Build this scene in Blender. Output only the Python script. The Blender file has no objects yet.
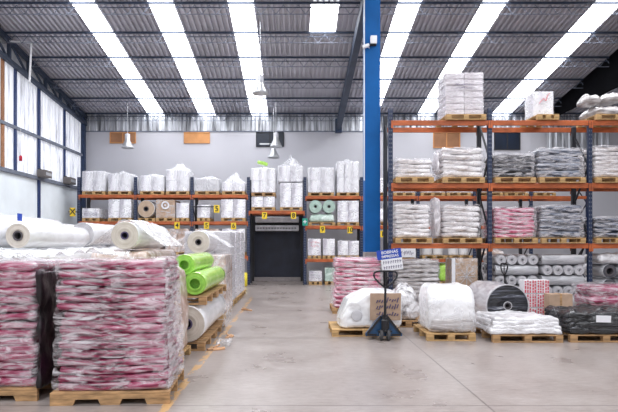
import bpy, math, random
import numpy as np
from mathutils import Vector, Matrix

random.seed(7)
R = random.random
SC = bpy.context.scene
COL = SC.collection
F = 540.0          # focal length in pixels, eye 1.65 m above the floor
def PX(px, d): return (px - 295.0) * d / F
def PZ(py, d): return 1.65 + (243.0 - py) * d / F

# ------------------------------------------------------------------ noise
def _h(i, j, k, s):
    n = (i * 374761393 + j * 668265263 + k * 2147483647 + s * 144269) & 0xffffffff
    n = ((n ^ (n >> 13)) * 1274126177) & 0xffffffff
    n = (n ^ (n >> 16)) & 0xffff
    return n / 32767.5 - 1.0
def noise3(P, s=0):
    P = np.asarray(P, float) + 100.0
    I = np.floor(P).astype(np.int64); f = P - I; f = f * f * (3 - 2 * f)
    out = 0
    for a in (0, 1):
        for b in (0, 1):
            for c in (0, 1):
                w = (f[:, 0] if a else 1 - f[:, 0]) * (f[:, 1] if b else 1 - f[:, 1]) * (f[:, 2] if c else 1 - f[:, 2])
                out = out + w * _h(I[:, 0] + a, I[:, 1] + b, I[:, 2] + c, s)
    return out
def fbm(P, s=0, o=3):
    P = np.asarray(P, float); r = 0; a = 1.0
    for k in range(o):
        r = r + a * noise3(P * (2.03 ** k), s + k * 17); a *= .5
    return r

# ------------------------------------------------------------------ materials
MATS = {}
def nodes(name):
    m = bpy.data.materials.new(name); m.use_nodes = True
    nt = m.node_tree; b = nt.nodes['Principled BSDF']
    return m, nt, b
def link(nt, a, b): nt.links.new(a, b)
def coord(nt, scale, rot=(0, 0, 0), kind='Object'):
    tc = nt.nodes.new('ShaderNodeTexCoord'); mp = nt.nodes.new('ShaderNodeMapping')
    mp.inputs['Scale'].default_value = scale; mp.inputs['Rotation'].default_value = rot
    link(nt, tc.outputs[kind], mp.inputs['Vector']); return mp.outputs['Vector']
def noise(nt, vec, scale, detail=3, rough=.55, dist=0.0):
    n = nt.nodes.new('ShaderNodeTexNoise'); n.inputs['Scale'].default_value = scale
    n.inputs['Detail'].default_value = detail; n.inputs['Roughness'].default_value = rough
    n.inputs['Distortion'].default_value = dist
    link(nt, vec, n.inputs['Vector']); return n.outputs['Fac']
def ramp(nt, fac, stops):
    r = nt.nodes.new('ShaderNodeValToRGB'); e = r.color_ramp.elements
    while len(e) < len(stops): e.new(.5)
    for el, (p, c) in zip(e, stops):
        el.position = p; el.color = (*c, 1) if len(c) == 3 else c
    link(nt, fac, r.inputs['Fac']); return r.outputs['Color']
def bump(nt, b, fac, strength=.3, dist=.01):
    n = nt.nodes.new('ShaderNodeBump'); n.inputs['Strength'].default_value = strength
    n.inputs['Distance'].default_value = dist
    link(nt, fac, n.inputs['Height']); link(nt, n.outputs['Normal'], b.inputs['Normal'])
def mth(nt, op, a, b=None, c=None):
    n = nt.nodes.new('ShaderNodeMath'); n.operation = op
    for i, v in enumerate((a, b, c)):
        if v is None: continue
        if isinstance(v, (int, float)): n.inputs[i].default_value = v
        else: link(nt, v, n.inputs[i])
    return n.outputs[0]

def plain(name, c, rough=.6, metal=0, var=.12, scale=6, bmp=0, emit=None, stretch=(1, 1, 1)):
    m, nt, b = nodes(name)
    v = coord(nt, stretch)
    f = noise(nt, v, scale, 4)
    lo = tuple(x * (1 - var) for x in c); hi = tuple(min(1, x * (1 + var)) for x in c)
    link(nt, ramp(nt, f, [(.3, lo), (.7, hi)]), b.inputs['Base Color'])
    b.inputs['Roughness'].default_value = rough; b.inputs['Metallic'].default_value = metal
    if bmp: bump(nt, b, f, bmp)
    if emit:
        b.inputs['Emission Color'].default_value = (*emit[0], 1); b.inputs['Emission Strength'].default_value = emit[1]
    MATS[name] = m; return m

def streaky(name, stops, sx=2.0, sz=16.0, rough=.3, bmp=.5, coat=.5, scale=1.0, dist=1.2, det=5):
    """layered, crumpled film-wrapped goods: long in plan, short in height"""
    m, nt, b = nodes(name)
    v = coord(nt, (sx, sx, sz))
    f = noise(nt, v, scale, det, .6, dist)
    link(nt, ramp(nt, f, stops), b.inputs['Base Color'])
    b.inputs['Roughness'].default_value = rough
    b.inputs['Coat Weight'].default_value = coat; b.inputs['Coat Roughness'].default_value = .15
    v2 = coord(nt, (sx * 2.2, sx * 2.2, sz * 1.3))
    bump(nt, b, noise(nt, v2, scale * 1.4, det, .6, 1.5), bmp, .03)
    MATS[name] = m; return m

def film(name, c, a0, a1, sx=3, sz=14, rough=.22, bmp=.5, det=3):
    m, nt, b = nodes(name)
    v = coord(nt, (sx, sx, sz)); f = noise(nt, v, 1.3, det, .6, 1.2)
    b.inputs['Base Color'].default_value = (*c, 1); b.inputs['Roughness'].default_value = rough
    al = ramp(nt, f, [(.42, (a0,) * 3), (.66, (a1,) * 3)])
    link(nt, al, b.inputs['Alpha']); bump(nt, b, f, bmp, .03)
    MATS[name] = m; return m

plain('white_paint', (.55, .545, .585), .8, var=.03, scale=.6)
plain('block_wall', (.84, .90, .94), .85, var=.06, scale=1.2, bmp=.1)
plain('blue_column', (.002, .10, .34), .6, var=.15, scale=1.5)
plain('navy_steel', (.012, .03, .08), .5, var=.2)
plain('rack_blue', (.012, .035, .13), .45, var=.2)
plain('rack_dark', (.02, .022, .03), .5, var=.2)
plain('beam_orange', (.44, .105, .03), .5, var=.35, scale=9, stretch=(.4, 1, 1))
plain('dark_roofsteel', (.035, .05, .085), .6, var=.2)
plain('truss_grey', (.16, .18, .23), .6, var=.2)
plain('concrete_base', (.30, .27, .27), .85, bmp=.2)
plain('pallet_wood', (.50, .315, .14), .75, var=.4, scale=5, bmp=.2, stretch=(1, 1, 5))
plain('old_wood', (.42, .25, .12), .8, var=.45, scale=5, bmp=.2, stretch=(1, 1, 5))
plain('kraft', (.46, .32, .23), .75, var=.15, scale=5)
plain('carton_white', (.78, .76, .79), .6, var=.08, scale=8)
plain('carton_grey', (.55, .54, .57), .6, var=.1, scale=8)
plain('print_ink', (.10, .08, .16), .7, var=.1)
plain('red_ink', (.62, .10, .14), .7, var=.1)
plain('black_metal', (.012, .012, .016), .4, var=.2)
plain('jack_blue', (.015, .07, .17), .35, var=.2)
plain('rubber', (.05, .05, .055), .8)
plain('plastic_white', (.82, .82, .84), .35, var=.02)
plain('sign_yellow', (.85, .60, .03), .5, var=.05)
plain('sign_black', (.015, .015, .015), .6)
plain('sign_green', (.01, .32, .22), .5, var=.05)
plain('sign_blue', (.012, .06, .42), .4, var=.05)
plain('paper_white', (.80, .80, .84), .7, var=.03)
plain('guard_yellow', (.85, .70, .05), .5)
plain('core_card', (.10, .09, .10), .8)
plain('core_inner', (.02, .02, .025), .9)
plain('aluminium', (.55, .56, .58), .35, .6, var=.08)
plain('door_curtain', (.014, .018, .036), .55, var=.35, scale=2, bmp=.2)
plain('housing_grey', (.66, .66, .70), .5, .3, var=.15)
plain('board_brown', (.33, .155, .075), .7, var=.2, scale=2)
plain('board_orange', (.58, .27, .10), .7, var=.15, scale=2)
plain('glass_dark', (.008, .014, .03), .3, var=.5, scale=1)
plain('roof_shade_black', (.003, .003, .004), 1, var=.3); M_ = MATS['roof_shade_black'].node_tree.nodes['Principled BSDF']; M_.inputs['Specular IOR Level'].default_value = .05  # black for the added panel that paints roof shade
MATS['blue_column'].node_tree.nodes['Principled BSDF'].inputs['Specular IOR Level'].default_value = .25
plain('red_plastic', (.55, .02, .05), .5)
plain('lamp_glass', (.8, .8, .8), .2, var=.02)
plain('tape', (.72, .52, .22), .4)
plain('debris', (.62, .36, .20), .7, var=.3)
plain('floodlight_grey', (.14, .125, .12), .5)

# roof sheet / galvanised sheet / translucent sheet
plain('roof_sheet', (.54, .53, .58), .45, .25, var=.12, scale=1.0, stretch=(2, .3, 1))
plain('galvanised', (.50, .51, .56), .38, .45, var=.85, scale=2.2, stretch=(4, 1, .25))
plain('truss_sheet', (.62, .63, .66), .6, var=.2, scale=2)
m, nt, b = nodes('skylight_sheet')
b.inputs['Base Color'].default_value = (.9, .92, .95, 1)
b.inputs['Emission Color'].default_value = (.95, .97, 1, 1); b.inputs['Emission Strength'].default_value = 12.0
MATS['skylight_sheet'] = m
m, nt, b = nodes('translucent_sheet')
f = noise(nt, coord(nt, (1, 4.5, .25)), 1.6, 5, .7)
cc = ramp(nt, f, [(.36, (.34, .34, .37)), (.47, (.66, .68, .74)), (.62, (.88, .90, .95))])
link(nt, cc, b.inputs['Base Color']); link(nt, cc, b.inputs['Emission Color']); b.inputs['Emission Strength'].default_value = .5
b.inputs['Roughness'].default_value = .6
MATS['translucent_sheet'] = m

# sacks and wrapped goods
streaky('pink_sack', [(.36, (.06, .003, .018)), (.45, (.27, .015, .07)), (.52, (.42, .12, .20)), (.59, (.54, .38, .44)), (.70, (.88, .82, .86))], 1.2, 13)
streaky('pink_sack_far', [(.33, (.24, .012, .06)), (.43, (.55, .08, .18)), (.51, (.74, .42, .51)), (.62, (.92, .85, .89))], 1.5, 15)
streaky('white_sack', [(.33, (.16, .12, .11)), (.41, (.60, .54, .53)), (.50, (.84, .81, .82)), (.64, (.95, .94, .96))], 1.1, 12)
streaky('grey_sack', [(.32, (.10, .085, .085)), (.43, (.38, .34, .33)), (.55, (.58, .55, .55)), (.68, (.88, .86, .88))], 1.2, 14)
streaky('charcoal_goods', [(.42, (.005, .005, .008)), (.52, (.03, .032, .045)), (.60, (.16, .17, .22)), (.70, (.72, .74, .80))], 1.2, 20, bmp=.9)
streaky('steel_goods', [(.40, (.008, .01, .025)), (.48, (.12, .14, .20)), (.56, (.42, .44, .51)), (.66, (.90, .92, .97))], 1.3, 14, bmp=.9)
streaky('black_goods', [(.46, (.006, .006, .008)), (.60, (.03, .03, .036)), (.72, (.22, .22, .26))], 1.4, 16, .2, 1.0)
streaky('pale_sack', [(.34, (.44, .38, .42)), (.48, (.70, .66, .70)), (.62, (.84, .82, .85))], 1.0, 9, det=3)
streaky('box_film', [(.30, (.50, .48, .54)), (.42, (.82, .80, .85)), (.58, (.94, .94, .96))], 3.5, .9, .4, .08, det=1, dist=.3)
streaky('gap_shade_plum', [(.42, (.002, .001, .002)), (.62, (.018, .003, .012)), (.8, (.10, .02, .06))], 3, 3, .45, .6, coat=.1)  # near-black plum for the sheet that paints shade between the stacks
streaky('foil_goods', [(.30, (.36, .34, .36)), (.45, (.68, .67, .69)), (.62, (.88, .87, .90))], 2.2, 6, .3, .9)
streaky('white_film_goods', [(.28, (.66, .64, .66)), (.42, (.86, .86, .88)), (.7, (.93, .93, .95))], 2.0, 3, .25, .35, det=3)
streaky('clear_bag', [(.34, (.10, .09, .10)), (.45, (.42, .40, .41)), (.58, (.84, .83, .86))], 4, 4, .2, .9)
streaky('tan_goods', [(.34, (.34, .22, .16)), (.5, (.62, .48, .42)), (.62, (.84, .79, .79))], 3, 3, .3, .5, det=4)
streaky('green_goods', [(.30, (.30, .42, .36)), (.5, (.58, .72, .64)), (.7, (.84, .90, .87))], 3, 5, .3, .5, det=3)
film('wrap_film', (.92, .89, .93), .0, .55, det=6)
film('carton_wrap', (.92, .92, .95), .25, .7, 2.5, .8, bmp=.15, det=2)
film('milky_film', (.90, .86, .90), .30, .88, 4, 3)
film('loose_film', (.92, .92, .94), .30, .92, 4, 5)
film('thin_film', (.92, .92, .95), .0, .5, 3, 4)

def rollmat(name, c, c2, dark=.75):
    m, nt, b = nodes(name)
    f = noise(nt, coord(nt, (3, .8, 3)), 2, 4, .6, 1)
    link(nt, ramp(nt, f, [(.32, c2), (.6, c)]), b.inputs['Base Color'])
    b.inputs['Roughness'].default_value = .22; b.inputs['Coat Weight'].default_value = .4
    bump(nt, b, f, .35, .02); MATS[name] = m
def endmat(name, c, c2, sc=60):
    m, nt, b = nodes(name)
    tc = nt.nodes.new('ShaderNodeTexCoord'); sp = nt.nodes.new('ShaderNodeSeparateXYZ'); link(nt, tc.outputs['Object'], sp.inputs[0])
    r2 = mth(nt, 'SQRT', mth(nt, 'ADD', mth(nt, 'MULTIPLY', sp.outputs['X'], sp.outputs['X']), mth(nt, 'MULTIPLY', sp.outputs['Z'], sp.outputs['Z'])))
    cb = nt.nodes.new('ShaderNodeCombineXYZ'); link(nt, r2, cb.inputs[0])
    f = noise(nt, cb.outputs[0], sc, 3, .6)
    f2 = noise(nt, coord(nt, (1, 1, 1)), 7, 4)
    f3 = mth(nt, 'ADD', mth(nt, 'MULTIPLY', f, .6), mth(nt, 'MULTIPLY', f2, .4))
    link(nt, ramp(nt, f3, [(.38, c2), (.6, c)]), b.inputs['Base Color'])
    b.inputs['Roughness'].default_value = .5; bump(nt, b, f, .3, .01); MATS[name] = m
rollmat('roll_white', (.84, .84, .86), (.70, .69, .71)); endmat('end_cream', (.66, .61, .55), (.50, .44, .38))
rollmat('roll_silver', (.66, .66, .69), (.34, .34, .37)); endmat('end_grey', (.66, .65, .68), (.36, .35, .38))
rollmat('roll_green', (.52, .84, .16), (.34, .66, .08)); endmat('end_green', (.36, .68, .10), (.14, .38, .04))
rollmat('roll_pale', (.60, .74, .68), (.42, .58, .52)); endmat('end_pale', (.48, .62, .54), (.30, .44, .38))
rollmat('roll_kraft', (.52, .38, .27), (.40, .28, .2)); endmat('end_kraft', (.56, .42, .31), (.42, .30, .21))
endmat('end_black', (.10, .10, .12), (.03, .03, .04), 40)
rollmat('roll_darkfilm', (.62, .60, .63), (.36, .33, .36))

# rack upright with punched holes
m, nt, b = nodes('rack_post')
tc = nt.nodes.new('ShaderNodeTexCoord'); sp = nt.nodes.new('ShaderNodeSeparateXYZ'); link(nt, tc.outputs['Object'], sp.inputs[0])
hz = mth(nt, 'LESS_THAN', mth(nt, 'FRACT', mth(nt, 'MULTIPLY', sp.outputs['Z'], 10.0)), .38)
hx = mth(nt, 'LESS_THAN', mth(nt, 'ABSOLUTE', mth(nt, 'SUBTRACT', mth(nt, 'ABSOLUTE', sp.outputs['X']), .022)), .010)
hm = mth(nt, 'MULTIPLY', hz, hx)
mx = nt.nodes.new('ShaderNodeMix'); mx.data_type = 'RGBA'
mx.inputs['A'].default_value = (.007, .018, .06, 1); mx.inputs['B'].default_value = (.14, .15, .18, 1)
link(nt, hm, mx.inputs['Factor']); link(nt, mx.outputs['Result'], b.inputs['Base Color'])
b.inputs['Roughness'].default_value = .45; MATS['rack_post'] = m

# floor: worn concrete with saw-cut joints and a worn yellow lane line
m, nt, b = nodes('concrete_floor')
tc = nt.nodes.new('ShaderNodeTexCoord'); sp = nt.nodes.new('ShaderNodeSeparateXYZ'); link(nt, tc.outputs['Object'], sp.inputs[0])
v = coord(nt, (1, 1, 1))
f1 = noise(nt, v, 1.1, 6, .6); f2 = noise(nt, coord(nt, (3, 9, 1)), 2.2, 7, .78)
ff = mth(nt, 'ADD', mth(nt, 'MULTIPLY', f1, .40), mth(nt, 'MULTIPLY', f2, .60))
base = ramp(nt, ff, [(.36, (.20, .16, .145)), (.46, (.30, .255, .238)), (.56, (.355, .31, .292)), (.68, (.44, .40, .385))])
def near(sock, val, w): return mth(nt, 'LESS_THAN', mth(nt, 'ABSOLUTE', mth(nt, 'SUBTRACT', sock, val)), w)
j = near(sp.outputs['Y'], 9.38, .02)
for yy in (5.48, 13.2, 17.1, 21.0, 1.5): j = mth(nt, 'MAXIMUM', j, near(sp.outputs['Y'], yy, .012))
for xx in (1.95, 5.9, 9.85, -5.9): j = mth(nt, 'MAXIMUM', j, near(sp.outputs['X'], xx, .010))
mj = nt.nodes.new('ShaderNodeMix'); mj.data_type = 'RGBA'; link(nt, mth(nt, 'MULTIPLY', j, .7), mj.inputs['Factor'])
link(nt, base, mj.inputs['A']); mj.inputs['B'].default_value = (.10, .08, .075, 1)
yl = mth(nt, 'MULTIPLY', near(sp.outputs['X'], -1.30, .05), mth(nt, 'GREATER_THAN', noise(nt, coord(nt, (3, 1.3, 1)), 2.0, 4, .7), .50))
yl = mth(nt, 'MULTIPLY', yl, mth(nt, 'LESS_THAN', sp.outputs['Y'], 17.0))
my = nt.nodes.new('ShaderNodeMix'); my.data_type = 'RGBA'; link(nt, mth(nt, 'MULTIPLY', yl, .7), my.inputs['Factor'])
link(nt, mj.outputs['Result'], my.inputs['A']); my.inputs['B'].default_value = (.70, .40, .13, 1)
link(nt, my.outputs['Result'], b.inputs['Base Color'])
link(nt, mth(nt, 'ADD', mth(nt, 'MULTIPLY', f1, .2), .2), b.inputs['Roughness']); b.inputs['Specular IOR Level'].default_value = .75
bump(nt, b, f2, .12, .01); MATS['concrete_floor'] = m
M = MATS

# ------------------------------------------------------------------ mesh helpers
def link_obj(name, me, parent=None, loc=(0, 0, 0), rot=(0, 0, 0)):
    o = bpy.data.objects.new(name, me); COL.objects.link(o)
    o.location = loc; o.rotation_euler = rot
    if parent is not None: o.parent = parent
    return o
def mesh(name, V, Fc, mat, parent=None, loc=(0, 0, 0), rot=(0, 0, 0), smooth=False, midx=None):
    me = bpy.data.meshes.new(name)
    me.from_pydata([tuple(map(float, v)) for v in V], [], [tuple(int(i) for i in f) for f in Fc])
    for mm in (mat if isinstance(mat, (list, tuple)) else [mat]): me.materials.append(M[mm] if isinstance(mm, str) else mm)
    if smooth: me.polygons.foreach_set('use_smooth', [True] * len(me.polygons))
    if midx is not None: me.polygons.foreach_set('material_index', midx)
    me.update()
    return link_obj(name, me, parent, loc, rot)
def tag(o, label, cat, group=None):
    o['label'] = label; o['category'] = cat
    if group: o['group'] = group
    return o
def empty(name, loc, label=None, cat=None, group=None, rz=0):
    o = bpy.data.objects.new(name, None); COL.objects.link(o); o.empty_display_size = .2
    o.location = loc; o.rotation_euler = (0, 0, rz)
    if label: tag(o, label, cat, group)
    return o
def struct(o): o['kind'] = 'structure'; return o
def copy_tree(o, parent=None):
    c = o.copy(); COL.objects.link(c)
    if parent is not None: c.parent = parent
    for ch in list(o.children): copy_tree(ch, c)
    return c

class MB:
    def __init__(s): s.V = []; s.F = []; s.mi = []; s.cur = 0
    def add(s, V, Fc):
        n = len(s.V); s.V += [tuple(v) for v in V]; s.F += [tuple(i + n for i in f) for f in Fc]; s.mi += [s.cur] * len(Fc)
    def box(s, x0, x1, y0, y1, z0, z1, bev=0):
        if bev:
            b = min(bev, (x1 - x0) * .45, (y1 - y0) * .45, (z1 - z0) * .45)
            V = []
            for x, sx in ((x0, 1), (x1, -1)):
                for y, sy in ((y0, 1), (y1, -1)):
                    for z, sz in ((z0, 1), (z1, -1)):
                        V += [(x, y + sy * b, z + sz * b), (x + sx * b, y, z + sz * b), (x + sx * b, y + sy * b, z)]
            idx = lambda a, bb, c, k: ((a * 2 + bb) * 2 + c) * 3 + k
            Fc = []
            for a in (0, 1):
                q = [idx(a, 0, 0, 0), idx(a, 1, 0, 0), idx(a, 1, 1, 0), idx(a, 0, 1, 0)]; Fc.append(q[::-1] if a == 0 else q)
                q = [idx(0, a, 0, 1), idx(1, a, 0, 1), idx(1, a, 1, 1), idx(0, a, 1, 1)]; Fc.append(q if a == 0 else q[::-1])
                q = [idx(0, 0, a, 2), idx(1, 0, a, 2), idx(1, 1, a, 2), idx(0, 1, a, 2)]; Fc.append(q[::-1] if a == 0 else q)
            for a in (0, 1):
                for c in (0, 1):
                    Fc.append([idx(a, c, 0, 0), idx(a, c, 1, 0), idx(a, c, 1, 1), idx(a, c, 0, 1)])
                    Fc.append([idx(a, 0, c, 0), idx(a, 1, c, 0), idx(a, 1, c, 2), idx(a, 0, c, 2)])
                    Fc.append([idx(0, a, c, 1), idx(1, a, c, 1), idx(1, a, c, 2), idx(0, a, c, 2)])
                    for e in (0, 1): Fc.append([idx(a, c, e, 0), idx(a, c, e, 1), idx(a, c, e, 2)])
            s.add(V, Fc); return s
        V = [(x, y, z) for x in (x0, x1) for y in (y0, y1) for z in (z0, z1)]
        s.add(V, [(0, 1, 3, 2), (4, 6, 7, 5), (0, 4, 5, 1), (2, 3, 7, 6), (0, 2, 6, 4), (1, 5, 7, 3)]); return s
    def bar(s, p, q, w, n=4, w2=None):
        p = Vector(p); q = Vector(q); d = (q - p).normalized()
        u = d.cross(Vector((0, 0, 1)) if abs(d.z) < .9 else Vector((1, 0, 0))).normalized(); v = d.cross(u)
        V = []; w2 = w if w2 is None else w2
        for e, ww in ((p, w), (q, w2)):
            for k in range(n):
                a = 2 * math.pi * (k + .5) / n
                V.append(e + (u * math.cos(a) + v * math.sin(a)) * ww * (.7071 if n == 4 else .5))
        Fc = [(k, (k + 1) % n, n + (k + 1) % n, n + k) for k in range(n)] + [tuple(range(n))[::-1], tuple(range(n, 2 * n))]
        s.add(V, Fc); return s
    def path(s, pts, w, n=6):
        for a, b_ in zip(pts, pts[1:]): s.bar(a, b_, w, n)
        return s
    def lathe(s, prof, n=24, axis='z', c=(0, 0, 0)):
        V = []; Fc = []; k = len(prof)
        for i in range(n):
            a = 2 * math.pi * i / n
            for r, h in prof:
                x, y, z = r * math.cos(a), r * math.sin(a), h
                if axis == 'y': x, y, z = x, z, y
                elif axis == 'x': x, y, z = z, x, y
                V.append((x + c[0], y + c[1], z + c[2]))
        for i in range(n):
            for jx in range(k - 1):
                a = i * k + jx; b_ = ((i + 1) % n) * k + jx; Fc.append((a, b_, b_ + 1, a + 1))
        s.add(V, Fc); return s
    def quad(s, *p): s.add(p, [tuple(range(len(p)))]); return s
    def build(s, name, mat, parent=None, loc=(0, 0, 0), rot=(0, 0, 0), smooth=False):
        return mesh(name, s.V, s.F, mat, parent, loc, rot, smooth, s.mi if isinstance(mat, (list, tuple)) else None)

def sbox(w, d, h, n, r, amp=.01, fr=(3, 3, 3), seed=0, fn=None, bottom=True):
    """rounded, crumpled box surface; base at z = 0, centred in x, y"""
    nx, ny, nz = n; idx = {}; L = []
    def g(i, j, k):
        t = (i, j, k)
        if t not in idx: idx[t] = len(L); L.append(t)
        return idx[t]
    Fc = []
    for i in range(nx):
        for j in range(ny):
            if bottom: Fc.append((g(i, j, 0), g(i, j + 1, 0), g(i + 1, j + 1, 0), g(i + 1, j, 0)))
            Fc.append((g(i, j, nz), g(i + 1, j, nz), g(i + 1, j + 1, nz), g(i, j + 1, nz)))
    for i in range(nx):
        for k in range(nz):
            Fc.append((g(i, 0, k), g(i + 1, 0, k), g(i + 1, 0, k + 1), g(i, 0, k + 1)))
            Fc.append((g(i, ny, k), g(i, ny, k + 1), g(i + 1, ny, k + 1), g(i + 1, ny, k)))
    for j in range(ny):
        for k in range(nz):
            Fc.append((g(0, j, k), g(0, j, k + 1), g(0, j + 1, k + 1), g(0, j + 1, k)))
            Fc.append((g(nx, j, k), g(nx, j + 1, k), g(nx, j + 1, k + 1), g(nx, j, k + 1)))
    half = np.array([w, d, h]) / 2
    P = (np.array(L, float) / np.array([nx, ny, nz]) - .5) * np.array([w, d, h])
    rr = min(r, half.min() * .98)
    Q = np.clip(P, -(half - rr), half - rr); D = P - Q
    ln = np.linalg.norm(D, axis=1, keepdims=True); N = D / np.maximum(ln, 1e-6)
    P = Q + N * rr
    nv = fbm(P * np.array(fr), seed)
    P = P + N * (nv * amp)[:, None]
    P[:, 2] += h / 2
    if fn is not None: P = fn(P, N)
    P[:, 2] = np.maximum(P[:, 2], .004)
    return P, Fc

# ------------------------------------------------------------------ pallets
PAL = {}
SHORT = {}
def pallet(x, y, z, w=1.2, d=1.0, label='', style='block', rz=0, mat='pallet_wood'):
    """x centre, y front edge, z base; 0.13 high"""
    key = (round(w, 2), round(d, 2), style, mat)
    cy = y + d / 2; z = z + (.004 if z > .01 else 0)
    if key not in PAL:
        root = empty('wooden_pallet', (x, cy, z), rz=rz)
        top = MB(); n = 7
        bw = d / n * .78
        for i in range(n):
            yy = -d / 2 + i * (d - bw) / (n - 1)
            top.box(-w / 2, w / 2, yy, yy + bw, .108, .13, .003)
        top.build('top_deck', mat, root)
        if style == 'block':
            bot = MB()
            for i in range(3):
                yy = -d / 2 + i * (d - .1) / 2; bot.box(-w / 2, w / 2, yy, yy + .1, 0, .02, .003)
            bot.build('bottom_deck', mat, root)
            blk = None
            for i in range(3):
                for j in range(3):
                    lx = -w / 2 + .06 + i * (w - .12) / 2; ly = -d / 2 + .05 + j * (d - .1) / 2
                    if blk is None:
                        blk = MB().box(-.06, .06, -.05, .05, .02, .108, .004).build('block', mat, root, (lx, ly, 0))
                    else:
                        c = blk.copy(); COL.objects.link(c); c.parent = root; c.location = (lx, ly, 0)
        else:
            st = None
            for j in range(3):
                ly = -d / 2 + .022 + j * (d - .044) / 2
                if st is None:
                    pr = [(-w / 2, 0), (-w / 2, .108), (w / 2, .108), (w / 2, 0), (w * .31, 0), (w * .29, .06), (w * .10, .06), (w * .08, 0), (-w * .08, 0), (-w * .10, .06), (-w * .29, .06), (-w * .31, 0)]
                    V = [(a, -.022, b_) for a, b_ in pr] + [(a, .022, b_) for a, b_ in pr]; k = len(pr)
                    Fc = [(i, (i + 1) % k, k + (i + 1) % k, k + i) for i in range(k)]
                    for o_ in (0, k):
                        for q in ((0, 1, 10, 11), (1, 2, 5, 10), (10, 5, 6, 9), (6, 7, 8, 9), (2, 3, 4, 5)): Fc.append(tuple(a + o_ for a in q))
                    st = mesh('stringer', V, Fc, mat, root, (0, ly, 0))
                else:
                    c = st.copy(); COL.objects.link(c); c.parent = root; c.location = (0, ly, 0)
        PAL[key] = root; o = root
    else:
        o = copy_tree(PAL[key]); o.location = (x, cy, z); o.rotation_euler = (0, 0, rz)
    tag(o, label, 'pallet', 'wooden pallets'); return o

# ------------------------------------------------------------------ loads
def sack_stack(x, y, z, w, d, h, layers, mat, label, cat='sack stack', group=None, seed=0, jit=.02, wrap='wrap_film', name='sack_stack', res=26, part='sack', bow=0, rz=0, flat=.04, edge=.022):
    root = empty(name, (x, y + d / 2, z), label, cat, group, rz)
    rs = random.Random(seed + 3); lh = h / layers
    for i in range(layers):
        ww = w * (1 - rs.random() * jit * 1.5) ; dd = d * (1 - rs.random() * jit)
        sh = .0
        if bow: ww *= 1 - bow * i / layers; dd *= 1 - bow * .5 * i / layers
        def fn(P, N, i=i, ww=ww):
            # sagging edges and drooping corners
            P[:, 2] += .22 * lh * fbm(np.c_[P[:, 0] * 2.2, P[:, 1] * 2.2, np.full(len(P), i * .35)], seed + 5, 2) * .8
            P[:, :2] += N[:, :2] * (edge * fbm(np.c_[P[:, 0] * 2.6, P[:, 1] * 2.6, np.full(len(P), i * .6)], seed + 77, 2))[:, None]
            if i == 0: P[:, 2] = np.maximum(P[:, 2], .003)
            return P
        P, Fc = sbox(ww - .02, dd - .02, lh * 1.03, (res, max(4, int(res * .6)), 6), lh * .5, lh * .14, (2.5, 2.5, 9), seed * 31 + i * 7, fn)
        mesh(part, P, Fc, mat, root, ((rs.random() - .5) * jit * w * .6, (rs.random() - .5) * jit * .5, i * lh), smooth=True)
    if wrap:
        def fw(P, N):
            k = P[:, 2] / h
            if bow: P[:, 0] *= 1 - bow * k; P[:, 1] *= 1 - bow * .5 * k
            s = fbm(np.c_[P[:, 0] * 2, P[:, 1] * 2, P[:, 2] * 11], seed + 9, 3) * .012
            P[:, :2] += N[:, :2] * s[:, None]
            P[:, 2] = np.maximum(P[:, 2], .003)
            return P
        P, Fc = sbox(w + .025, d + .025, h + .035, (int(res * 1.2), int(res * .8), int(res * 1.1)), .05, .012, (2, 2, 10), seed + 50, fw)
        mesh('plastic_wrap', P, Fc, wrap, root, smooth=True)
    return root

def lump_load(x, y, z, w, d, h, mat, label, cat='wrapped load', group=None, seed=0, amp=.05, fr=(3, 3, 5), r=.12, name='wrapped_load', taper=.08, wrap=None, res=24, rz=0, topamp=.05, core='goods'):
    root = empty(name, (x, y + d / 2, z), label, cat, group, rz)
    def fn(P, N):
        t = np.clip(P[:, 2] / h, 0, 1.1)
        s = 1 - taper * t ** 2
        P[:, 0] *= s; P[:, 1] *= s
        P[:, 2] += np.where(P[:, 2] > h * .5, 1, 0) * topamp * fbm(np.c_[P[:, 0] * 3, P[:, 1] * 3, P[:, 0] * 0], seed + 4, 3) * t
        P[:, 2] = np.maximum(P[:, 2], .003)
        return P
    a = min(amp, .04)
    P, Fc = sbox(w - a, d - a, h - topamp * .3, (res, int(res * .8), int(res * .8)), r, amp, fr, seed * 13, fn)
    mesh(core, P, Fc, mat, root, smooth=True)
    if wrap:
        P, Fc = sbox(w + .01, d + .01, h + .02, (res, int(res * .8), int(res * .8)), r, amp, fr, seed * 13, fn)
        mesh('plastic_wrap', P, Fc, wrap, root, smooth=True)
    return root

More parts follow.
